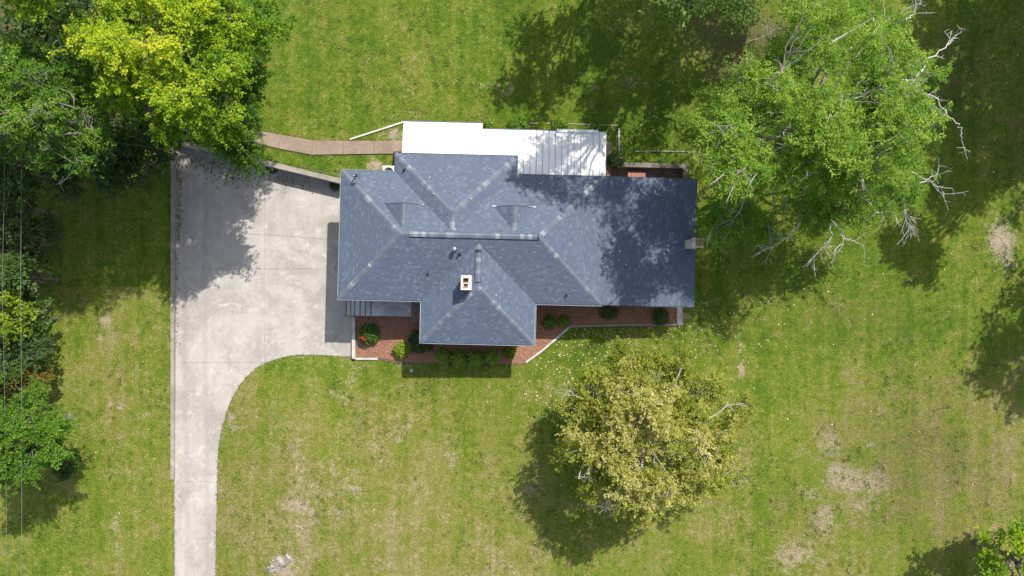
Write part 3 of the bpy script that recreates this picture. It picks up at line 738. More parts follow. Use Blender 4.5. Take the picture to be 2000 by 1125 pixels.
# ------------------------------------------------------------ planting bed and edgings
def mound(name, px, mat, lift=.05, res=.16):
    """mulch sheet following the terrain inside a photo-space outline"""
    poly = np.array([xy(x, y, .7) for x, y in px]); x0, y0 = poly.min(0); x1, y1 = poly.max(0)
    bm = bmesh.new(); vs_ = [bm.verts.new((x, y, hz(x, y)+lift)) for x, y in poly]
    bm.faces.new(vs_); bmesh.ops.triangulate(bm, faces=bm.faces[:])
    bmesh.ops.subdivide_edges(bm, edges=bm.edges[:], cuts=0)
    for _ in range(6):
        long = [e for e in bm.edges if e.calc_length() > .5]
        if not long: break
        bmesh.ops.subdivide_edges(bm, edges=long, cuts=1); bmesh.ops.triangulate(bm, faces=bm.faces[:])
    xs_ = np.array([v.co.x for v in bm.verts]); ys_ = np.array([v.co.y for v in bm.verts]); zs = height(xs_, ys_)
    d = seg_dist(poly, xs_, ys_)
    for v, z, dd_ in zip(bm.verts, zs, d): v.co.z = max(z, .1)+lift+.05*min(1, dd_/.6)+random.uniform(-.012, .012)
    bmesh.ops.recalc_face_normals(bm, faces=bm.faces[:])
    me = bpy.data.meshes.new(name); bm.to_mesh(me); bm.free(); me.materials.append(mat); me.shade_smooth(); o = link(name, me)
    if me.polygons[0].normal.z < 0: me.flip_normals()
    return o
tag(mound('mulch_bed', [(692,612),(692,699),(735,700),(790,708),(830,708),(870,706),(905,709),(1000,710),(1026,710),(1060,686),(1115,638),(1180,636),(1325,634),(1325,585),(1060,580),(1060,560),(700,560)], MAT['mulch']),
    'reddish brown wood chip bed along the front of the house', 'mulch', kind='stuff')
def edging(label, pts, width, mat, rise=.07, cat='edging', group=None, name='edging', step=70):
    P = []
    for x, y in pts:
        q = at(x, y, .9); q = at(x, y, hz(q.x, q.y)); P.append((x, y, hz(q.x, q.y)+rise))
    return wall_segs(name, label, cat, P, width, .25, MAT[mat], step, group=group)
edging('thin pale concrete edging slanting along the mulch bed to the right of the bay', [(1027,708),(1060,684),(1112,639)], .14, 'white_stone', .1)
edging('straight grey edging below the mulch bed under the right-hand windows', [(1112,638),(1190,635.5),(1336,634)], .13, 'grey_edging', .1)
edging('short white edging below the rose bush by the driveway', [(692,700.5),(738,701)], .16, 'white_stone', .12)
edging('faint low brown edging between mulch and lawn before the round shrubs', [(738,701),(790,709),(870,707),(905,710),(1027,709)], .05, 'wood', .05)
edging('white edging slanting from the porch corner to the footpath', [(788,238),(745,252),(683,272)], .12, 'white_stone', .1)
edging('pale low edging running from the right end of the porch patio', [(1209,250),(1209.5,296)], .12, 'white_stone', .1)
edging('thin pale edging behind the porch near the yellow shrub', [(1036,240.5),(1074,240.5)], .10, 'white_stone', .1)
edging('faint edging behind the far end of the porch', [(1078,241),(1140,242.5),(1207,245)], .07, 'grey_edging', .05)
edging('thin edging across the grass behind the sunken patio', [(1240,295.5),(1290,295),(1370,297)], .07, 'grey_edging', .06)
edging('thin upright edging in the grass at the right of the sunken patio', [(1371,298),(1370,322)], .08, 'grey_edging', .06)
rt = at(1327.5, 616, 1.0)
wall_segs('retaining_wall', 'wide pale concrete block ending the mulch bed at the right', 'wall', [(1327.5,598,1.12),(1327.5,633,1.12)], .40, .5, MAT['white_stone'], 60)

# sunken patio behind the house
sp = empty('sunken_patio', to_world(9.5, 8.2)+(.1,), HROT); tag(sp, 'dark sunken concrete patio with low walls behind the house', 'patio')
def sp_box(name, u0, u1, v0, v1, z0, z1, mat):
    o = MB().box(u0, u1, v0, v1, z0, z1).build(name, MAT[mat]); o.parent = sp
    o.matrix_parent_inverse = (Matrix.Translation(sp.location) @ Matrix.Rotation(HROT, 4, 'Z')).inverted() @ Matrix.Rotation(HROT, 4, 'Z'); return o
sp_box('floor_slab', 7.06, 12.34, 7.26, 9.08, -.1, .2, 'well')
sp_box('side_wall', 7.06, 12.66, 9.082, 9.42, -.1, 1.26, 'dark_wall')
sp_box('side_wall', 12.342, 12.66, 7.26, 9.080, -.1, 1.262, 'dark_wall')
u0, u1, v0, v1 = lbox((1226, 335), (1260, 349), .7)
rb = empty('bulkhead_hatch', to_world((u0+u1)/2, (v0+v1)/2)+(.2,), HROT); tag(rb, 'faded red boarded hatch against the back wall in the sunken patio', 'hatch')
for k in range(5):
    wd = (u1-u0)/5; o = MB().box(u0+k*wd+.006-(u0+u1)/2, u0+(k+1)*wd-.006-(u0+u1)/2, v0-.3-(v0+v1)/2, v1-(v0+v1)/2, .55, .60).build('board', MAT['red_panel'], rb)
MB().box(u0-(u0+u1)/2+.03, u1-(u0+u1)/2-.03, v0-.28-(v0+v1)/2, v1-(v0+v1)/2-.03, 0, .545).build('base', MAT['wood'], rb)

# air conditioner behind the left corner
p = at(761, 326, 1.7); ac = empty('air_conditioner', (p.x, p.y, hz(p.x, p.y)), HROT); tag(ac, 'white outdoor air conditioner with round black fan tucked under the back eave', 'air conditioner')
ac.location.y -= .42
acm = MB()
for k in range(14): acm.box(-.42, .42, -.42, .42, .12+k*.055, .155+k*.055)
acm.build('louvres', MAT['white_metal'], ac)
MB().box(-.38, .38, -.38, .38, .1, .9).build('core', MAT['dark_metal'], ac)
top = MB(); nseg = 24
for k in range(nseg):
    a0, a1 = 2*math.pi*k/nseg, 2*math.pi*(k+1)/nseg
    def sqp(a):
        c, s_ = math.cos(a), math.sin(a); m_ = max(abs(c), abs(s_)); return (.44*c/m_, .44*s_/m_)
    def cir(a): return (.33*math.cos(a), .33*math.sin(a))
    q = [cir(a0), sqp(a0), sqp(a1), cir(a1)]
    top.prism([(x, y, .96) for x, y in q], [(x, y, .9) for x, y in q])
top.build('top_cover', MAT['white_metal'], ac)
fan = MB().tube([(0,0,.86),(0,0,.95)], [.09, .09], 12)
for k in range(5):
    a = 2*math.pi*k/5; c, s_ = math.cos(a), math.sin(a)
    fan.prism([(.08*c-.05*s_, .08*s_+.05*c, .93), (.31*c-.11*s_, .31*s_+.11*c, .93), (.31*c+.07*s_, .31*s_-.07*c, .91), (.08*c+.05*s_, .08*s_-.05*c, .91)],
              [(.08*c-.05*s_, .08*s_+.05*c, .92), (.31*c-.11*s_, .31*s_+.11*c, .92), (.31*c+.07*s_, .31*s_-.07*c, .90), (.08*c+.05*s_, .08*s_-.05*c, .90)])
fan.build('fan', MAT['black'], ac)
# teal utility cap on the lawn
p = at(804, 723.5, .5); z = hz(p.x, p.y); tc = empty('cleanout_cap', (p.x, p.y, z)); tag(tc, 'small round teal utility cap in the grass before the bay', 'utility cap')
MB().tube([(0,0,-.05),(0,0,.08),(0,0,.10)], [.13, .13, .11], 16).build('cap', MAT['teal'], tc)
MB().tube([(0,0,.10),(0,0,.14)], [.045, .04], 6).build('plug', MAT['white_metal'], tc)

# pale rocks breaking the lawn near the lower edge
def rock(px, py, r, sz, seed, label):
    rg = random.Random(seed); bm = bmesh.new(); bmesh.ops.create_icosphere(bm, subdivisions=3, radius=1)
    ph = [rg.uniform(0, 6.28) for _ in range(6)]
    for v in bm.verts:
        k = 1+.22*math.sin(v.co.x*3+ph[0])*math.cos(v.co.y*2.6+ph[1])+.14*math.sin(v.co.y*6+ph[2]+v.co.x*4)+.07*math.sin(v.co.x*13+ph[3])*math.sin(v.co.y*12+ph[4])
        v.co = Vector((v.co.x*k*r, v.co.y*k*r*.75, v.co.z*k*sz))
    me = bpy.data.meshes.new('rock'); bm.to_mesh(me); bm.free(); me.materials.append(MAT['rock'])
    p = at(px, py, .7); o = link('rock', me); o.location = (p.x, p.y, hz(p.x, p.y)); o.rotation_euler = (0, 0, rg.uniform(0, 3)); tag(o, label, 'rock', 'rocks in the worn patch of lawn')
rock(545, 1101, .50, .10, 1, 'largest flat pale rock in the worn lawn patch at the bottom edge')
rock(561, 1092, .34, .06, 2, 'small pale rock just up and right of the largest lawn rock')
rock(529, 1113, .34, .12, 3, 'pale rock at the lower left end of the rocky lawn patch')

# ------------------------------------------------------------ trees
def bez(a, b, c, n):
    return [((1-t)**2)*a+2*t*(1-t)*b+t*t*c for t in np.linspace(0, 1, n)]
class Wood:
    def __init__(s): s.V = []; s.Q = []; s.n = 0
    def tube(s, pts, r0, r1, n=5):
        P = np.array(pts); m = len(P); d = np.gradient(P, axis=0); d /= np.linalg.norm(d, axis=1)[:, None]+1e-9
        ref = np.where(np.abs(d[:, 2:3]) < .9, np.array([[0, 0, 1.]]), np.array([[1., 0, 0]]))
        u = np.cross(d, ref); u /= np.linalg.norm(u, axis=1)[:, None]+1e-9; v = np.cross(d, u)
        rr = np.linspace(r0, r1, m)[:, None, None]; a = np.arange(n)*2*np.pi/n
        ring = P[:, None, :]+rr*(u[:, None, :]*np.cos(a)[None, :, None]+v[:, None, :]*np.sin(a)[None, :, None])
        i = np.arange(m-1)[:, None]*n; k = np.arange(n)[None, :]; k2 = (k+1) % n
        s.Q.append(np.stack([i+k, i+k2, i+n+k2, i+n+k], -1).reshape(-1, 4)+s.n); s.V.append(ring.reshape(-1, 3)); s.n += m*n
    def build(s, name, mat, parent, off):
        me = bpy.data.meshes.new(name); quick(me, np.concatenate(s.V)-off, np.concatenate(s.Q)); me.materials.append(mat); me.shade_smooth()
        return link(name, me, parent)
def unit(a): return a/(np.linalg.norm(a, axis=-1, keepdims=True)+1e-9)
def leaf_mesh(name, pos, axis, nrm, L, W, tone, mat):
    a = unit(axis); b = unit(np.cross(nrm, a)); L = L[:, None]; W = W[:, None]; n = unit(np.cross(a, b))
    v = np.stack([pos, pos+a*L*.45+b*W, pos+a*L-n*L*.12, pos+a*L*.45-b*W], 1).reshape(-1, 3)
    q = np.arange(len(v), dtype=np.int32).reshape(-1, 4); me = bpy.data.meshes.new(name); quick(me, v, q); me.materials.append(mat)
    at_ = me.attributes.new('tone', 'FLOAT', 'POINT'); at_.data.foreach_set('value', np.repeat(np.clip(tone, 0, 1), 4).astype(np.float32)); return me
TREES = {}
def tree(label, c_px, cz, rad, leaf, n_clump, n_spray=11, n_leaf=14, size=.20, seed=1, lump=.28, droop=.25, slen=.95, bark='bark', trunk_r=.28,
         lean=(0, 0), group=None, name='deciduous_tree', cat='tree', flat=.55, inner=.35, tone_up=.0, tone_mid=.45, spread=.45, lobes=None, bare_twigs=0, gaps=0.0, low=-.45, mega_r=.24, wr=.34):
    rg = np.random.default_rng(seed); c = np.array(at(c_px[0], c_px[1], cz)); rad = np.array(rad, float)
    bx_, by_ = c[0]+lean[0], c[1]+lean[1]; bz = hz(bx_, by_)-.1
    root = empty(name, (bx_, by_, bz)); tag(root, label, cat, group); off = np.array([bx_, by_, bz])
    wood = Wood(); base = off.copy(); topz = np.array([c[0], c[1], c[2]+rad[2]*.55])
    mid = (base+topz)/2+np.array([rg.normal()*.4, rg.normal()*.4, 0])
    tr = np.array(bez(base, mid, topz, 12)); wood.tube(tr, trunk_r, trunk_r*.2, 9)
    wood.tube([base+np.array([0, 0, -.2]), base+np.array([0, 0, .35])], trunk_r*1.7, trunk_r*1.0, 9)
    nodes = [tr[7:]]
    K = 9
    for k in range(K):
        az = 2*np.pi*k/K+rg.normal()*.25; el = rg.uniform(-.15, .75)
        tgt = c+np.array([np.cos(az)*np.cos(el), np.sin(az)*np.cos(el), np.sin(el)])*rad*rg.uniform(.6, .85)
        st = tr[int(np.clip(4+rg.integers(0, 6), 3, 10))]; ct = (st+tgt)/2+np.array([0, 0, rad[2]*.18])
        lp_ = np.array(bez(st, ct, tgt, 9)); lp_[1:-1] += rg.normal(size=(7, 3))*.12
        wood.tube(lp_, trunk_r*.42, .04, 6); nodes.append(lp_[2:])
    for lx_, ly_, lz_, lr, ln in (lobes or []):
        tgt = np.array(at(lx_, ly_, lz_)); st = tr[int(np.clip(rg.integers(4, 9), 3, 10))]
        if st[2] > tgt[2]: st = tr[int(np.argmin(np.abs(tr[:, 2]-(tgt[2]-1.0))))]
        ct = (st+tgt)/2+np.array([0, 0, .8]); lp_ = np.array(bez(st, ct, tgt, 11)); lp_[1:-1] += rg.normal(size=(9, 3))*.14
        wood.tube(lp_, trunk_r*.32, .04, 6); nodes.append(lp_[5:])
    nodes = np.concatenate(nodes)
    # clump centres in a lumpy envelope
    m = n_clump; d = unit(rg.normal(size=(m*3, 3))); d = d[d[:, 2] > low][:m]; m = len(d)
    ph = rg.uniform(0, 6.28, 6); az = np.arctan2(d[:, 1], d[:, 0])
    lum = 1+lump*(.5*np.sin(3*az+ph[0])+.35*np.sin(5*az+ph[1]+2*d[:, 2])+.35*np.sin(8*az+ph[2]-3*d[:, 2])+.3*np.sin(4*d[:, 2]+ph[3]))
    rf = rg.uniform(inner, 1, m)**.6
    cl = c+d*rad*(rf*lum)[:, None]
    nm = max(6, m//8); mega = cl[:nm].copy(); cl0 = cl.copy(); mi = rg.integers(0, nm, m); mr = mega_r*float(rad.mean())*rg.uniform(.7, 1.25, nm)
    md = unit(rg.normal(size=(m, 3))+np.array([0, 0, .7])); cl = mega[mi]+md*(mr[mi]*rg.uniform(.45, 1, m))[:, None]*np.array([1, 1, .7])
    cl = np.where((np.arange(m) % 3 == 0)[:, None], cl0, cl)
    if lobes:
        ex = []
        for lx_, ly_, lz_, lr, ln in lobes:
            q = np.array(at(lx_, ly_, lz_)); dd_ = unit(rg.normal(size=(ln, 3))); ex.append(q+dd_*lr*np.array([1, 1, .5])*(rg.uniform(.1, 1, ln)**.6)[:, None])
        cl = np.concatenate([cl]+ex); m = len(cl)
    if gaps > 0:
        g = np.sin(cl[:, 0]*1.1+ph[4])*np.sin(cl[:, 1]*1.0+ph[5])+.5*np.sin(cl[:, 0]*2.3+cl[:, 1]*1.7+ph[1]); cl = cl[g < 1.3-gaps*1.6]; m = len(cl)
    cl[:, 2] = np.maximum(cl[:, 2], bz+.5)
    out = unit(cl-(c-np.array([0, 0, rad[2]*.5])))
    for i in range(m):
        dist = np.linalg.norm(nodes-cl[i], axis=1)+np.maximum(nodes[:, 2]-cl[i][2], 0)*.8; j = nodes[np.argmin(dist)]
        e = cl[i]+out[i]*slen*.4; L_ = np.linalg.norm(e-j); bp = np.array(bez(j, (j+e)/2+np.array([0, 0, .12*L_]), e, 6)); bp[1:-1] += rg.normal(size=(4, 3))*.05*L_; wood.tube(bp, .04, .010, 4)
    for i in range(bare_twigs):
        k = rg.integers(0, m); st = cl[k]; dr = unit(out[k]+rg.normal(size=3)*.6); ln = rg.uniform(1.0, 2.2)
        e = st+dr*ln; wood.tube(bez(st, (st+e)/2+rg.normal(size=3)*.2, e, 5), .04, .015, 4)
        for _ in range(3):
            t0 = st+dr*ln*rg.uniform(.3, .8); wood.tube(bez(t0, t0+dr*.3, t0+unit(dr+rg.normal(size=3)*.8)*rg.uniform(.4, .9), 4), .025, .01, 3)
    wood.build('trunk', MAT[bark], root, off)
    # sprays of leaves
    ns = m*n_spray; ci = np.repeat(np.arange(m), n_spray)
    sd = unit(out[ci]*.7+rg.normal(size=(ns, 3))*np.array([1, 1, flat])); S = cl[ci]+rg.normal(size=(ns, 3))*np.array([1, 1, .6])*slen*.28
    ln = slen*rg.uniform(.45, 1.15, ns)
    li = np.repeat(np.arange(ns), n_leaf); nl = len(li); t = rg.uniform(.05, 1, nl)
    P = S[li]+sd[li]*(ln[li]*t)[:, None]; P[:, 2] -= droop*(t*ln[li])**2
    side = unit(np.cross(sd[li], np.array([0, 0, 1.]))+rg.normal(size=(nl, 3))*.3)*rg.choice([-1, 1], nl)[:, None]
    P += side*rg.uniform(0, .10, nl)[:, None]*(1.2-t)[:, None]
    ax = unit(sd[li]*.7+side*.8+rg.normal(size=(nl, 3))*.35-np.array([0, 0, .25])); nr = unit(np.array([0, 0, 1.])+rg.normal(size=(nl, 3))*spread)
    ctone = rg.normal(size=m)*.12; stone = rg.normal(size=ns)*.09
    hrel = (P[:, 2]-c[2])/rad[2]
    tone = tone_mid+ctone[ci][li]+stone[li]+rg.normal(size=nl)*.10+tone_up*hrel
    sz = size*rg.uniform(.65, 1.25, nl)
    lm = leaf_mesh('crown', P-off, ax, nr, sz, sz*wr, tone, MAT[leaf]); link('crown', lm, root)
    return root, off, nodes

def gy_(px, py): pass
T = {}
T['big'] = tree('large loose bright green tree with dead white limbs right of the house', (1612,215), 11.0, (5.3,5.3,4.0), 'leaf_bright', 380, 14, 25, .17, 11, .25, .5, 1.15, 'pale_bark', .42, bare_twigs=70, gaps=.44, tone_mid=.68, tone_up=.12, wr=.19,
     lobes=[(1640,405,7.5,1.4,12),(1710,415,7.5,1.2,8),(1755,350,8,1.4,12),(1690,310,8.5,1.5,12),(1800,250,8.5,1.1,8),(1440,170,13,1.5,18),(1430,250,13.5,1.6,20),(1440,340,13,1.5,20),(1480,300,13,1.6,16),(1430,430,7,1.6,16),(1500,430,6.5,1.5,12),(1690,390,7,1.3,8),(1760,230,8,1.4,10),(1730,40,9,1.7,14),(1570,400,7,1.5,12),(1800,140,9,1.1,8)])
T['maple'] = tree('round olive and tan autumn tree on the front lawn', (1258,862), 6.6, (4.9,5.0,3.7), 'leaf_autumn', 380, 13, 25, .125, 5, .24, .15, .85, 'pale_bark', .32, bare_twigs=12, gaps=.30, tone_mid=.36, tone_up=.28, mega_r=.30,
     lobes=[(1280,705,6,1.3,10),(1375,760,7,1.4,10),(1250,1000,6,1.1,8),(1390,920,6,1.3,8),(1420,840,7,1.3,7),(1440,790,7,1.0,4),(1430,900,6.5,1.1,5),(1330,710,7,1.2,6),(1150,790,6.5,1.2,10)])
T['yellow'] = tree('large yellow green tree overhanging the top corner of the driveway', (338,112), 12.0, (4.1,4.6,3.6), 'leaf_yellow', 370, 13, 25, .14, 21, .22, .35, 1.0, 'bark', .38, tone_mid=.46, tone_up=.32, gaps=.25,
     lobes=[(455,50,12,2.1,34),(515,40,11,1.2,14),(440,230,9.5,1.6,26),(465,300,8.5,1.1,18),(215,175,12.5,1.4,18),(460,160,9,1.6,18)])
G_WOOD = 'trees in the wood at the left'
tree('darker green tree tucked under the right side of the yellow crown', (425,170), 7.0, (2.6,3.2,2.2), 'leaf_bright', 150, 12, 19, .15, 37, .3, .4, .9, 'bark', .22, tone_mid=.25, gaps=.2, group=G_WOOD)
tree('grey green tree with bare twigs on the left edge below the yellow tree', (80,205), 11.5, (4.0,3.9,3.2), 'leaf_bright', 260, 12, 21, .15, 31, .3, .45, 1.05, 'pale_bark', .32, bare_twigs=50, gaps=.42, wr=.26, tone_mid=.26, tone_up=.28, group=G_WOOD)
tree('yellow tree crown cut by the top left corner of the frame', (55,-112), 16, (3.4,3.0,2.6), 'leaf_yellow', 160, 11, 18, .16, 32, .25, .3, 1.0, 'bark', .25, tone_mid=.58, tone_up=.15, group=G_WOOD)
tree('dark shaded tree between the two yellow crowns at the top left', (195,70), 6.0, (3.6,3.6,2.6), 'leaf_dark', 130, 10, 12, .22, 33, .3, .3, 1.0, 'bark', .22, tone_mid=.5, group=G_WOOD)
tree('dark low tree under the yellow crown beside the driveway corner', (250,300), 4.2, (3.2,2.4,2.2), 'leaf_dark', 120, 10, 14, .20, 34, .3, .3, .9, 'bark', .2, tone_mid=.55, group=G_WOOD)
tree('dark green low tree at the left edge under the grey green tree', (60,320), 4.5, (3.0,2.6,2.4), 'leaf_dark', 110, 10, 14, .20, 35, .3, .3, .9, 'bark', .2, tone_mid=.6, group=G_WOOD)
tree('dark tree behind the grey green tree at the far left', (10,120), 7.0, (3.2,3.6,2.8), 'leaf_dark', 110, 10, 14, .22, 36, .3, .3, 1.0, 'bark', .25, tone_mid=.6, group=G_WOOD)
G_HEDGE = 'shrubby trees along the left edge'
for lb, px, cz, rd, lf, sd_, tm in (
    ('feathery green hedge tree at the left edge, topmost of the row', (38,405), 4.2, (2.1,1.9,2.2), 'leaf_green', 41, .4),
    ('dark green hedge tree at the left edge, second of the row', (42,470), 4.0, (1.9,1.7,2.0), 'leaf_dark', 42, .7),
    ('mid green hedge tree at the left edge, third of the row', (38,545), 4.2, (2.0,1.8,2.1), 'leaf_green', 43, .35),
    ('bright yellow green hedge tree cut by the left edge', (2,610), 5.0, (1.7,1.9,1.9), 'leaf_lime', 44, .4),
    ('green hedge tree with light leaf tips just right of the bright one', (52,625), 3.4, (1.6,1.7,1.7), 'leaf_green', 45, .5),
    ('dark hedge tree below the bright one at the left edge', (30,690), 3.6, (1.8,1.6,1.8), 'leaf_dark', 46, .6),
    ('rusty brown tinted shrub at the left edge above the leafy tree', (38,738), 3.0, (1.6,1.3,1.4), 'leaf_rust', 47, .55)):
    tree(lb, px, cz, rd, lf, 62, 10, 13, .20, sd_, .25, .3, .75, 'bark', .14, group=G_HEDGE, tone_mid=tm)
tree('full leafy green tree on the left edge above the bottom lawn', (35,845), 5.6, (2.9,3.3,2.8), 'leaf_bright', 190, 12, 20, .15, 51, .28, .3, .95, 'bark', .24, tone_mid=.28, tone_up=.25, gaps=.32, wr=.28)
tree('small round dark green bush beside the leafy left tree', (127,907), 1.7, (.8,.75,.75), 'leaf_green', 26, 9, 12, .15, 52, .15, .2, .4, 'bark', .06, name='bush', cat='bush', tone_mid=.35)
G_TOP = 'trees beyond the top right of the lawn'
tree('tall olive green tree whose lower edge dips in at the top right centre', (1420,-130), 17.0, (4.6,3.6,3.4), 'leaf_green', 140, 11, 9, .18, 61, .25, .3, 1.15, 'bark', .36, lean=(3.5,6.0), tone_mid=.6, gaps=.35, group=G_TOP,
     lobes=[(1390,-10,11,2.0,16),(1460,10,10,1.6,12),(1560,0,10,1.6,12),(1340,-10,11,1.2,8)])
tree('tall tree just beyond the top edge shading the back lawn', (1235,-225), 11, (2.5,3.2,3.0), 'leaf_green', 80, 10, 12, .22, 62, .3, .3, 1.1, 'bark', .2, gaps=.4, group=G_TOP)
tree('broad tree above the frame shading the top right lawn', (1540,-305), 12, (6.6,5.0,4.0), 'leaf_green', 230, 10, 13, .25, 63, .25, .3, 1.1, 'bark', .36, group=G_TOP, gaps=.15)
tree('broad tree beyond the top right corner', (2409,-235), 13, (7.6,8.0,4.4), 'leaf_green', 460, 10, 13, .27, 64, .25, .3, 1.2, 'bark', .42, group=G_TOP, gaps=.0)
tree('second broad tree farther beyond the top right corner', (2560,-320), 12, (5.6,5.6,4.0), 'leaf_green', 240, 10, 13, .27, 68, .25, .3, 1.2, 'bark', .4, group=G_TOP)
tree('tall tree beyond the right edge of the lawn', (2490,420), 12, (4.8,4.6,4.0), 'leaf_green', 170, 10, 13, .25, 65, .25, .3, 1.15, 'bark', .4, group=G_TOP)
tree('slender tree standing beyond the right edge beside the broad ones', (2180,185), 12, (1.7,1.9,2.2), 'leaf_green', 60, 10, 12, .24, 69, .25, .3, 1.0, 'bark', .18, lean=(5.5,.5), group=G_TOP)
tree('bright yellow green tree cut by the bottom right corner', (1998,1105), 5.6, (3.3,3.1,2.6), 'leaf_yellow', 130, 11, 17, .18, 71, .22, .2, .85, 'bark', .24, tone_mid=.48, tone_up=.15, gaps=.1)

# bleached dead limbs of the large tree
def dead(root, off, nodes, pts, z, r0, seed, forks):
    rg = np.random.default_rng(seed); P = np.array([np.array(at(x, y, zz)) for (x, y), zz in zip(pts, z)])
    j = nodes[np.argmin(np.linalg.norm(nodes-P[0], axis=1))]; wd = Wood()
    wd.tube(bez(j, (j+P[0])/2-np.array([0, 0, 1.1]), P[0], 7), r0*1.3, r0, 6)
    n = 5*(len(P)-1)+1; t = np.linspace(0, len(P)-1, n); Q = np.stack([np.interp(t, np.arange(len(P)), P[:, k]) for k in range(3)], 1); Q[1:-1] += rg.normal(size=(n-2, 3))*.05
    wd.tube(Q, r0, r0*.3, 6)
    for _ in range(forks):
        i = rg.integers(n//3, n-1); d = unit(Q[min(i+1, n-1)]-Q[i-1]); e = Q[i]+unit(d+rg.normal(size=3)*np.array([.7, .7, .4]))*rg.uniform(.5, 1.4)
        b = np.array(bez(Q[i], Q[i]+d*.3, e, 5)); wd.tube(b, r0*.45, .012, 4)
        for _ in range(2):
            k = rg.integers(2, 5); e2 = b[k]+unit(d+rg.normal(size=3)*.9)*rg.uniform(.2, .55); wd.tube(bez(b[k], (b[k]+e2)/2+rg.normal(size=3)*.05, e2, 4), r0*.25, .01, 3)
    wd.build('dead_branch', MAT['dead_wood'], root, off)
br = T['big']
for i, (pts, z, r0, fk) in enumerate((
    ([(1790,150),(1815,115),(1850,88),(1863,76)], (9.5,9.3,9.2,9.2), .09, 7),
    ([(1690,158),(1770,155),(1800,180),(1825,190)], (11,10.5,10,9.8), .09, 9),
    ([(1825,190),(1850,225),(1875,248),(1880,270),(1885,289)], (9.8,9.5,9,9,8.8), .07, 2),
    ([(1780,335),(1815,352),(1825,362),(1845,387)], (8.5,8.2,8.2,8), .05, 6),
    ([(1790,360),(1815,350),(1830,338)], (8.4,8.2,8.2), .05, 4),
    ([(1762,385),(1768,415),(1778,450)], (8,7.6,7.2), .06, 16),
    ([(1745,390),(1728,420),(1718,445)], (8,7.6,7.4), .035, 3),
    ([(1563,433),(1540,462),(1515,478),(1489,491)], (7.5,7.2,7,7), .06, 9),
    ([(1623,428),(1622,465),(1600,490),(1567,522)], (7.5,7.2,7,7), .08, 6),
    ([(1623,430),(1648,455),(1645,475),(1630,490),(1624,513)], (7.5,7.2,7,7,6.8), .065, 4),
    ([(1648,466),(1668,470),(1688,481)], (7,7,6.8), .045, 2),
    ([(1705,35),(1712,60),(1722,90)], (12,12,11.5), .06, 8),
    ([(1770,40),(1785,25),(1795,5)], (11,11,11), .06, 8),
    ([(1530,50),(1515,58),(1500,72)], (11,11,11), .045, 9),
    ([(1690,235),(1720,245),(1745,238)], (12,12,12), .05, 7),
    ([(1780,190),(1795,170),(1778,150)], (10.5,10.5,10.5), .05, 6))):
    dead(*br, pts, z, r0*.72, 100+i, fk)
mp = T['maple']
for i, (pts, z, r0, fk) in enumerate((
    ([(1230,960),(1205,985),(1185,992)], (8,8,7.8), .06, 8),
    ([(1130,935),(1142,930),(1150,915)], (8,8,8), .05, 5),
    ([(1130,775),(1120,770),(1112,765)], (8,8,8), .045, 5))):
    dead(*mp, pts, z, r0*.5, 200+i, fk)

# ------------------------------------------------------------ shrubs by the house
def shrub(label, px, py, r, hgt, leaf, seed, size=.11, n=1500, tone=.45, group=None, flowers=None, name='shrub', loose=.18):
    rg = np.random.default_rng(seed); g = at(px, py, .9); z0 = hz(g.x, g.y); c = at(px, py, z0+hgt*.55); z0 = hz(c.x, c.y)
    root = empty(name, (c.x, c.y, z0)); tag(root, label, 'shrub', group)
    d = unit(rg.normal(size=(n, 3))); d[:, 2] = np.abs(d[:, 2])*1.0-.25; d = unit(d); az = np.arctan2(d[:, 1], d[:, 0]); ph = rg.uniform(0, 6.28, 4)
    lum = 1+loose*(np.sin(4*az+ph[0])*.5+np.sin(7*az+ph[1]+4*d[:, 2])*.5+.4*np.sin(9*d[:, 2]+ph[2]))
    rr = rg.uniform(.55, 1.0, n)**.5*lum; P = d*np.array([r, r, hgt*.5])*rr[:, None]+np.array([0, 0, hgt*.5]); P[:, 2] = np.maximum(P[:, 2], .06)
    P += rg.normal(size=(n, 3))*.03
    nr = unit(d*.6+np.array([0, 0, .5])+rg.normal(size=(n, 3))*.55); ax = unit(np.cross(nr, rg.normal(size=(n, 3))))
    tn = tone+rg.normal(size=n)*.16+.22*np.sin(5*az+ph[3]+6*d[:, 2])*.6
    sz = size*rg.uniform(.7, 1.3, n); link('foliage', leaf_mesh('foliage', P, ax, nr, sz, sz*.36, tn, MAT[leaf]), root)
    wd = Wood()
    for k in range(9):
        e = P[rg.integers(0, n)]*.8; wd.tube(bez(np.array([0, 0, -.1]), np.array([e[0]*.3, e[1]*.3, e[2]*.6]), e, 5), .022, .008, 4)
    wd.build('stem', MAT['bark'], root, np.zeros(3))
    for (fx_, fy_, fr) in (flowers or []):
        q = at(fx_, fy_, z0+hgt*.9); k = 26; dd_ = unit(rg.normal(size=(k, 3))+np.array([0, 0, .8])); FP = np.array([q.x-c.x, q.y-c.y, hgt*.88])+dd_*fr*rg.uniform(.2, .8, k)[:, None]
        link('flower', leaf_mesh('flower', FP, np.cross(dd_, rg.normal(size=(k, 3))), dd_, np.full(k, fr*.9), np.full(k, fr*.45), rg.uniform(0, 1, k), MAT['petal']), root)
    return root
shrub('dark rose bush with red blooms beside the white capped wall', 721, 652, .75, .95, 'leaf_box', 1, .12, 1900, .25, flowers=[(709,663,.14),(706,660,.10),(712,664,.10),(709,647,.11),(730,655,.06)])
shrub('bright lime green round shrub in the mulch left of the bay', 784, 684, .56, .7, 'leaf_lime', 2, .11, 1300, .5)
shrub('dark shrub half hidden under the left corner of the bay eave', 822, 667, .85, .9, 'leaf_dark', 3, .13, 1800, .55)
GB = 'round shrubs in a row before the bay'
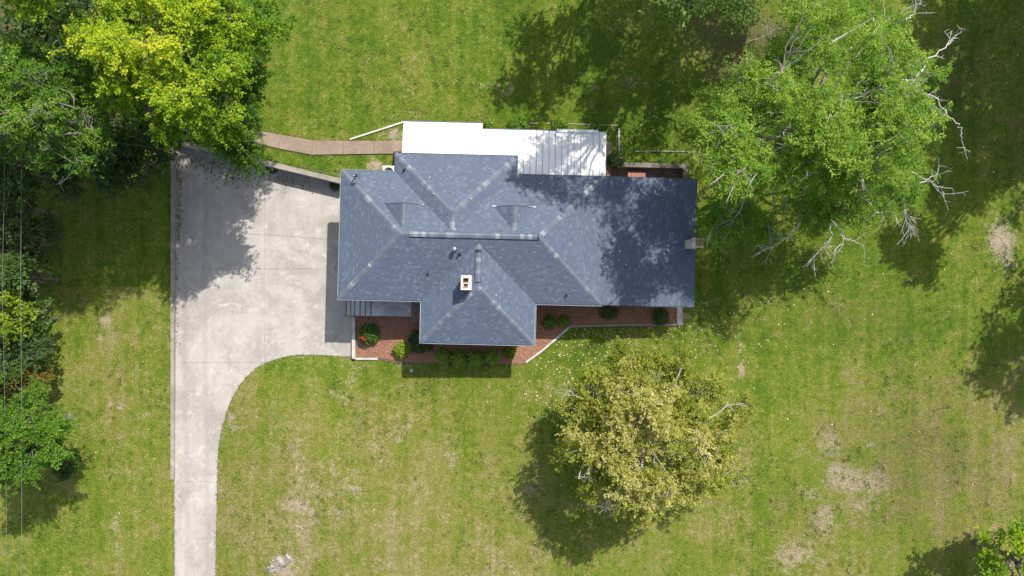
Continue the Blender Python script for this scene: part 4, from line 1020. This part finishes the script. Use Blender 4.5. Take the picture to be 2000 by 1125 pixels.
for i, (x, y, r, nm) in enumerate(((865,696,.53,'leftmost'), (896,700,.58,'second from left'), (928,700,.57,'third from left'), (961,697,.52,'rightmost'))):
    shrub('dense dark green round shrub, %s of four in front of the bay' % nm, x, y, r, 1.45, 'leaf_box', 10+i, .11, 2200, .75, GB)
shrub('small bright green shrub at the right end of the bay', 995, 688, .46, .7, 'leaf_lime', 20, .11, 800, .3)
shrub('small green shrub nearest the bay in the right-hand bed', 1074, 630, .46, .6, 'leaf_box', 21, .11, 900, .6)
shrub('small round green shrub beside the bend of the bed edging', 1102, 628, .42, .55, 'leaf_box', 22, .10, 900, .7)
shrub('dark green shrub under the eave in the middle of the right-hand bed', 1190, 607, .62, .7, 'leaf_dark', 23, .12, 1100, .9)
shrub('dark shrub near the right end of the front bed', 1291, 619, .60, .6, 'leaf_dark', 24, .12, 1000, .9)
shrub('small leafy plant behind the left half of the porch roof', 957, 244, .40, .5, 'leaf_box', 30, .12, 500, .8)
shrub('green shrub behind the porch left of the thin white edging', 1013, 247, .70, .6, 'leaf_bright', 31, .13, 1200, .5)
shrub('small yellow green shrub behind the porch by the thin edging', 1058, 247, .36, .5, 'leaf_lime', 32, .12, 500, .7)
shrub('dark green shrub behind the porch right of the yellow one', 1093, 249, .58, .5, 'leaf_box', 33, .13, 900, .55)
shrub('low dark plant behind the white gutter strip of the porch', 1165, 248, .45, .4, 'leaf_box', 34, .12, 500, .4)
shrub('dark bush at the corner of the porch patio and the sunken patio', 1203, 312, .62, .8, 'leaf_dark', 35, .12, 1300, .5)
shrub('small yellowish weed in the grass behind the sunken patio', 1264, 303, .26, .25, 'leaf_lime', 36, .10, 260, .3)
shrub('small dark shrub at the foot of the retaining wall near the house corner', 654, 362, .38, .45, 'leaf_dark', 37, .11, 500, .8)
shrub('straggly dark weed growing from the retaining wall under the branches', 532, 327, .42, .5, 'leaf_dark', 38, .11, 450, .6)

# ------------------------------------------------------------ scattered leaves
def scatter(name, label, pts, zf, smin, smax, mat, seed, cat='leaves'):
    rg = np.random.default_rng(seed); P = np.array(pts); n = len(P); z = zf(P[:, 0], P[:, 1])+.035
    pos = np.column_stack([P, z]); nr = unit(np.array([0, 0, 1.])+rg.normal(size=(n, 3))*.35); ax = unit(np.cross(nr, rg.normal(size=(n, 3)))); s_ = rg.uniform(smin, smax, n)
    o = link(name, leaf_mesh(name, pos, ax, nr, s_, s_*.42, rg.uniform(0, 1, n), mat)); return tag(o, label, cat, kind='stuff')
rg = np.random.default_rng(77); pts = []
for cx_, cy_, sx_, sy_, n in ((1150,690,85,50,420),(1090,750,50,45,160),(1240,640,90,35,220),(1400,640,60,50,120),(1180,615,90,14,80),(1140,900,60,80,40),(1560,560,110,80,60),(900,980,420,110,50),(1700,800,220,200,40),(620,870,150,130,16),(200,900,90,160,30),(850,120,220,90,14),(1880,300,110,220,60),(1250,150,150,90,40),(150,480,70,90,20)):
    k = np.column_stack([rg.normal(cx_, sx_, n), rg.normal(cy_, sy_, n)])
    pts.append(k)
pts = np.concatenate(pts); W_ = np.array([xy(x, y, .9) for x, y in pts]); u_, v_ = to_local(W_[:, 0], W_[:, 1])
ok = ~((u_ > U0+.5) & (u_ < UE-.3) & (v_ > V0+.3) & (v_ < V1+1)) & ~((u_ > FU0) & (u_ < FU1) & (v_ > FV) & (v_ < V0+1)) & ~inside(DRIVE, W_[:, 0], W_[:, 1])
scatter('fallen_leaves', 'pale fallen leaves strewn over the lawn beside the autumn tree', W_[ok], height, .06, .14, MAT['fallen'], 5)
pts = []
for a, b, n, sp_ in (((349,300),(350,470),260,4),((352,300),(600,358),230,9),((360,310),(470,345),160,16),((347,470),(346,700),60,3)):
    t = rg.uniform(0, 1, n); pts.append(np.column_stack([a[0]+(b[0]-a[0])*t+np.abs(rg.normal(0, sp_, n))-2, a[1]+(b[1]-a[1])*t+np.abs(rg.normal(0, sp_, n))]))
W_ = np.array([xy(x, y) for x, y in np.concatenate(pts)]); W_ = W_[inside(DRIVE, W_[:, 0], W_[:, 1])]
scatter('leaf_litter', 'brown leaf litter gathered on the concrete along the kerb walls', W_, lambda x, y: np.zeros(len(x)), .08, .2, MAT['litter'], 6)

RL = [(820,399),(741,374),(839,348),(849,379),(918,387),(888,447),(720,517),(722,521),(890,463),(971,577),(945,596),(1212,490),(1338,447),(1352,568),(1170,570),(1013,413),(960,512),(1212,310),(1290,380),(1277,401),(1180,345),(1060,345),(1040,340),(1015,340),(1018,336),(1012,342),(1150,338),(1140,330),(1330,460),(1300,520)]
rp = []
for x, y in RL:
    u, v, z = on_roof(x, y); a = to_world(u, v); rp.append((a[0], a[1], z))
rp = np.array(rp); scatter('roof_leaves', 'few pale leaf bits lying on the roof shingles', rp[:, :2], lambda x, y: rp[:, 2]+.02, .08, .15, MAT['fallen'], 8)
# ------------------------------------------------------------ weeds in the lawn and ragged grass along hard edges
MAT['blade'] = leaf_mat('grass_blade', [(.0, (.05, .105, .012)), (.45, (.10, .155, .020)), (.75, (.17, .185, .045)), (1, (.27, .235, .11))], .3)
def blades(name, label, cen, r, per, lmin, lmax, seed, tone):
    rg = np.random.default_rng(seed); n = len(cen)*per; ci = np.repeat(np.arange(len(cen)), per); P = cen[ci]+rg.normal(size=(n, 2))*np.asarray(r)[ci][:, None]
    z = height(P[:, 0], P[:, 1])+.01; ax = unit(np.column_stack([rg.normal(size=(n, 2)), rg.uniform(.15, .9, n)])); nr = unit(np.cross(ax, np.cross(np.array([0, 0, 1.]), ax))+rg.normal(size=(n, 3))*.2)
    L = rg.uniform(lmin, lmax, n); o = link(name, leaf_mesh(name, np.column_stack([P, z]), ax, nr, L, L*.16, tone[ci]+rg.normal(size=n)*.14, MAT['blade'])); return tag(o, label, 'grass', kind='stuff')
rg = np.random.default_rng(91)
cand = np.column_stack([rg.uniform(-40, 40, 9000), rg.uniform(-23, 23, 9000)])
dens = np.sin(cand[:, 0]*.33+1.1)*np.sin(cand[:, 1]*.29+.4)+.6*np.sin(cand[:, 0]*.9+cand[:, 1]*.7)+rg.normal(size=9000)*.5
u_, v_ = to_local(cand[:, 0], cand[:, 1]); hs2 = ((u_ > U0-.3) & (u_ < UE+.4) & (v_ > V0-2.6) & (v_ < BV+2.6)) | ((u_ > FU0-5) & (u_ < FU1+3) & (v_ > FV-1.6) & (v_ < V0))
cand = cand[(dens > .15) & ~hs2 & ~inside(DRIVE, cand[:, 0], cand[:, 1]) & (seg_dist(DRIVE, cand[:, 0], cand[:, 1]) > .4)]
blades('lawn_weeds', 'tufts of coarser grass and weeds growing through the lawn', cand, rg.uniform(.06, .22, len(cand)), 18, .06, .15, 92, rg.choice([.05, .2, .45, .75], len(cand)))
E = []
def edge_pts(px, z, n):
    for a, b in zip(px[:-1], px[1:]):
        A, B = np.array(xy(*a, z)), np.array(xy(*b, z)); k = max(1, int(np.linalg.norm(B-A)*n)); t = rg.uniform(0, 1, k)[:, None]; E.append(A+(B-A)*t+rg.normal(size=(k, 2))*.04)
edge_pts(DRIVE_PX[9:30], 0, 9); edge_pts([(340.5,940),(341,1140)], 0, 9); edge_pts([(332,300),(332,937)], .2, 6)
edge_pts([(p[0], p[1]-.5) for p in PT[2:9]], 1.1, 7); edge_pts([(p[0], p[1]+.5) for p in PB[3:9]], 1.1, 7); edge_pts([(340,270),(500,309),(668,349)], 1.1, 6)
edge_pts([(738,702),(790,710),(870,708),(905,711),(1027,711),(1060,687),(1113,641),(1336,636)], .7, 8)
E = np.concatenate(E); blades('edge_grass', 'ragged grass leaning over the edges of driveway, path and bed', E, rg.uniform(.02, .07, len(E)), 8, .05, .13, 93, rg.choice([.45, .6, .8, 1.0], len(E)))
# ------------------------------------------------------------ overhead cables
def cable(label, pts, r=.016, sag=.4):
    P = [Vector(p) for p in pts]; Q = []
    for i in range(len(P)-1):
        for k in range(16):
            t = k/16; q = P[i].lerp(P[i+1], t); q.z -= sag*4*t*(1-t); Q.append(q)
    Q.append(P[-1]); o = MB().tube(Q, [r]*len(Q), 5).build('overhead_cable', MAT['wire'], None, True); tag(o, label, 'cable', 'overhead cables'); return o
mu, mv, mz = on_roof(694, 347); mw = to_world(mu+.25, mv)
cable('service cable running from the wood to the mast on the roof corner', [at(40,250,8.2), (mw[0], mw[1], mz+.7)], .010, .5)
cable('right-hand of the two thin cables running down the left edge', [at(33,-300,8.0), at(40,560,7.6), at(36,1500,8.0)], .011, .2)
cable('left-hand thin cable closest to the left frame edge', [at(8,-300,8.0), at(4,560,7.6), at(12,1500,8.0)], .009, .2)
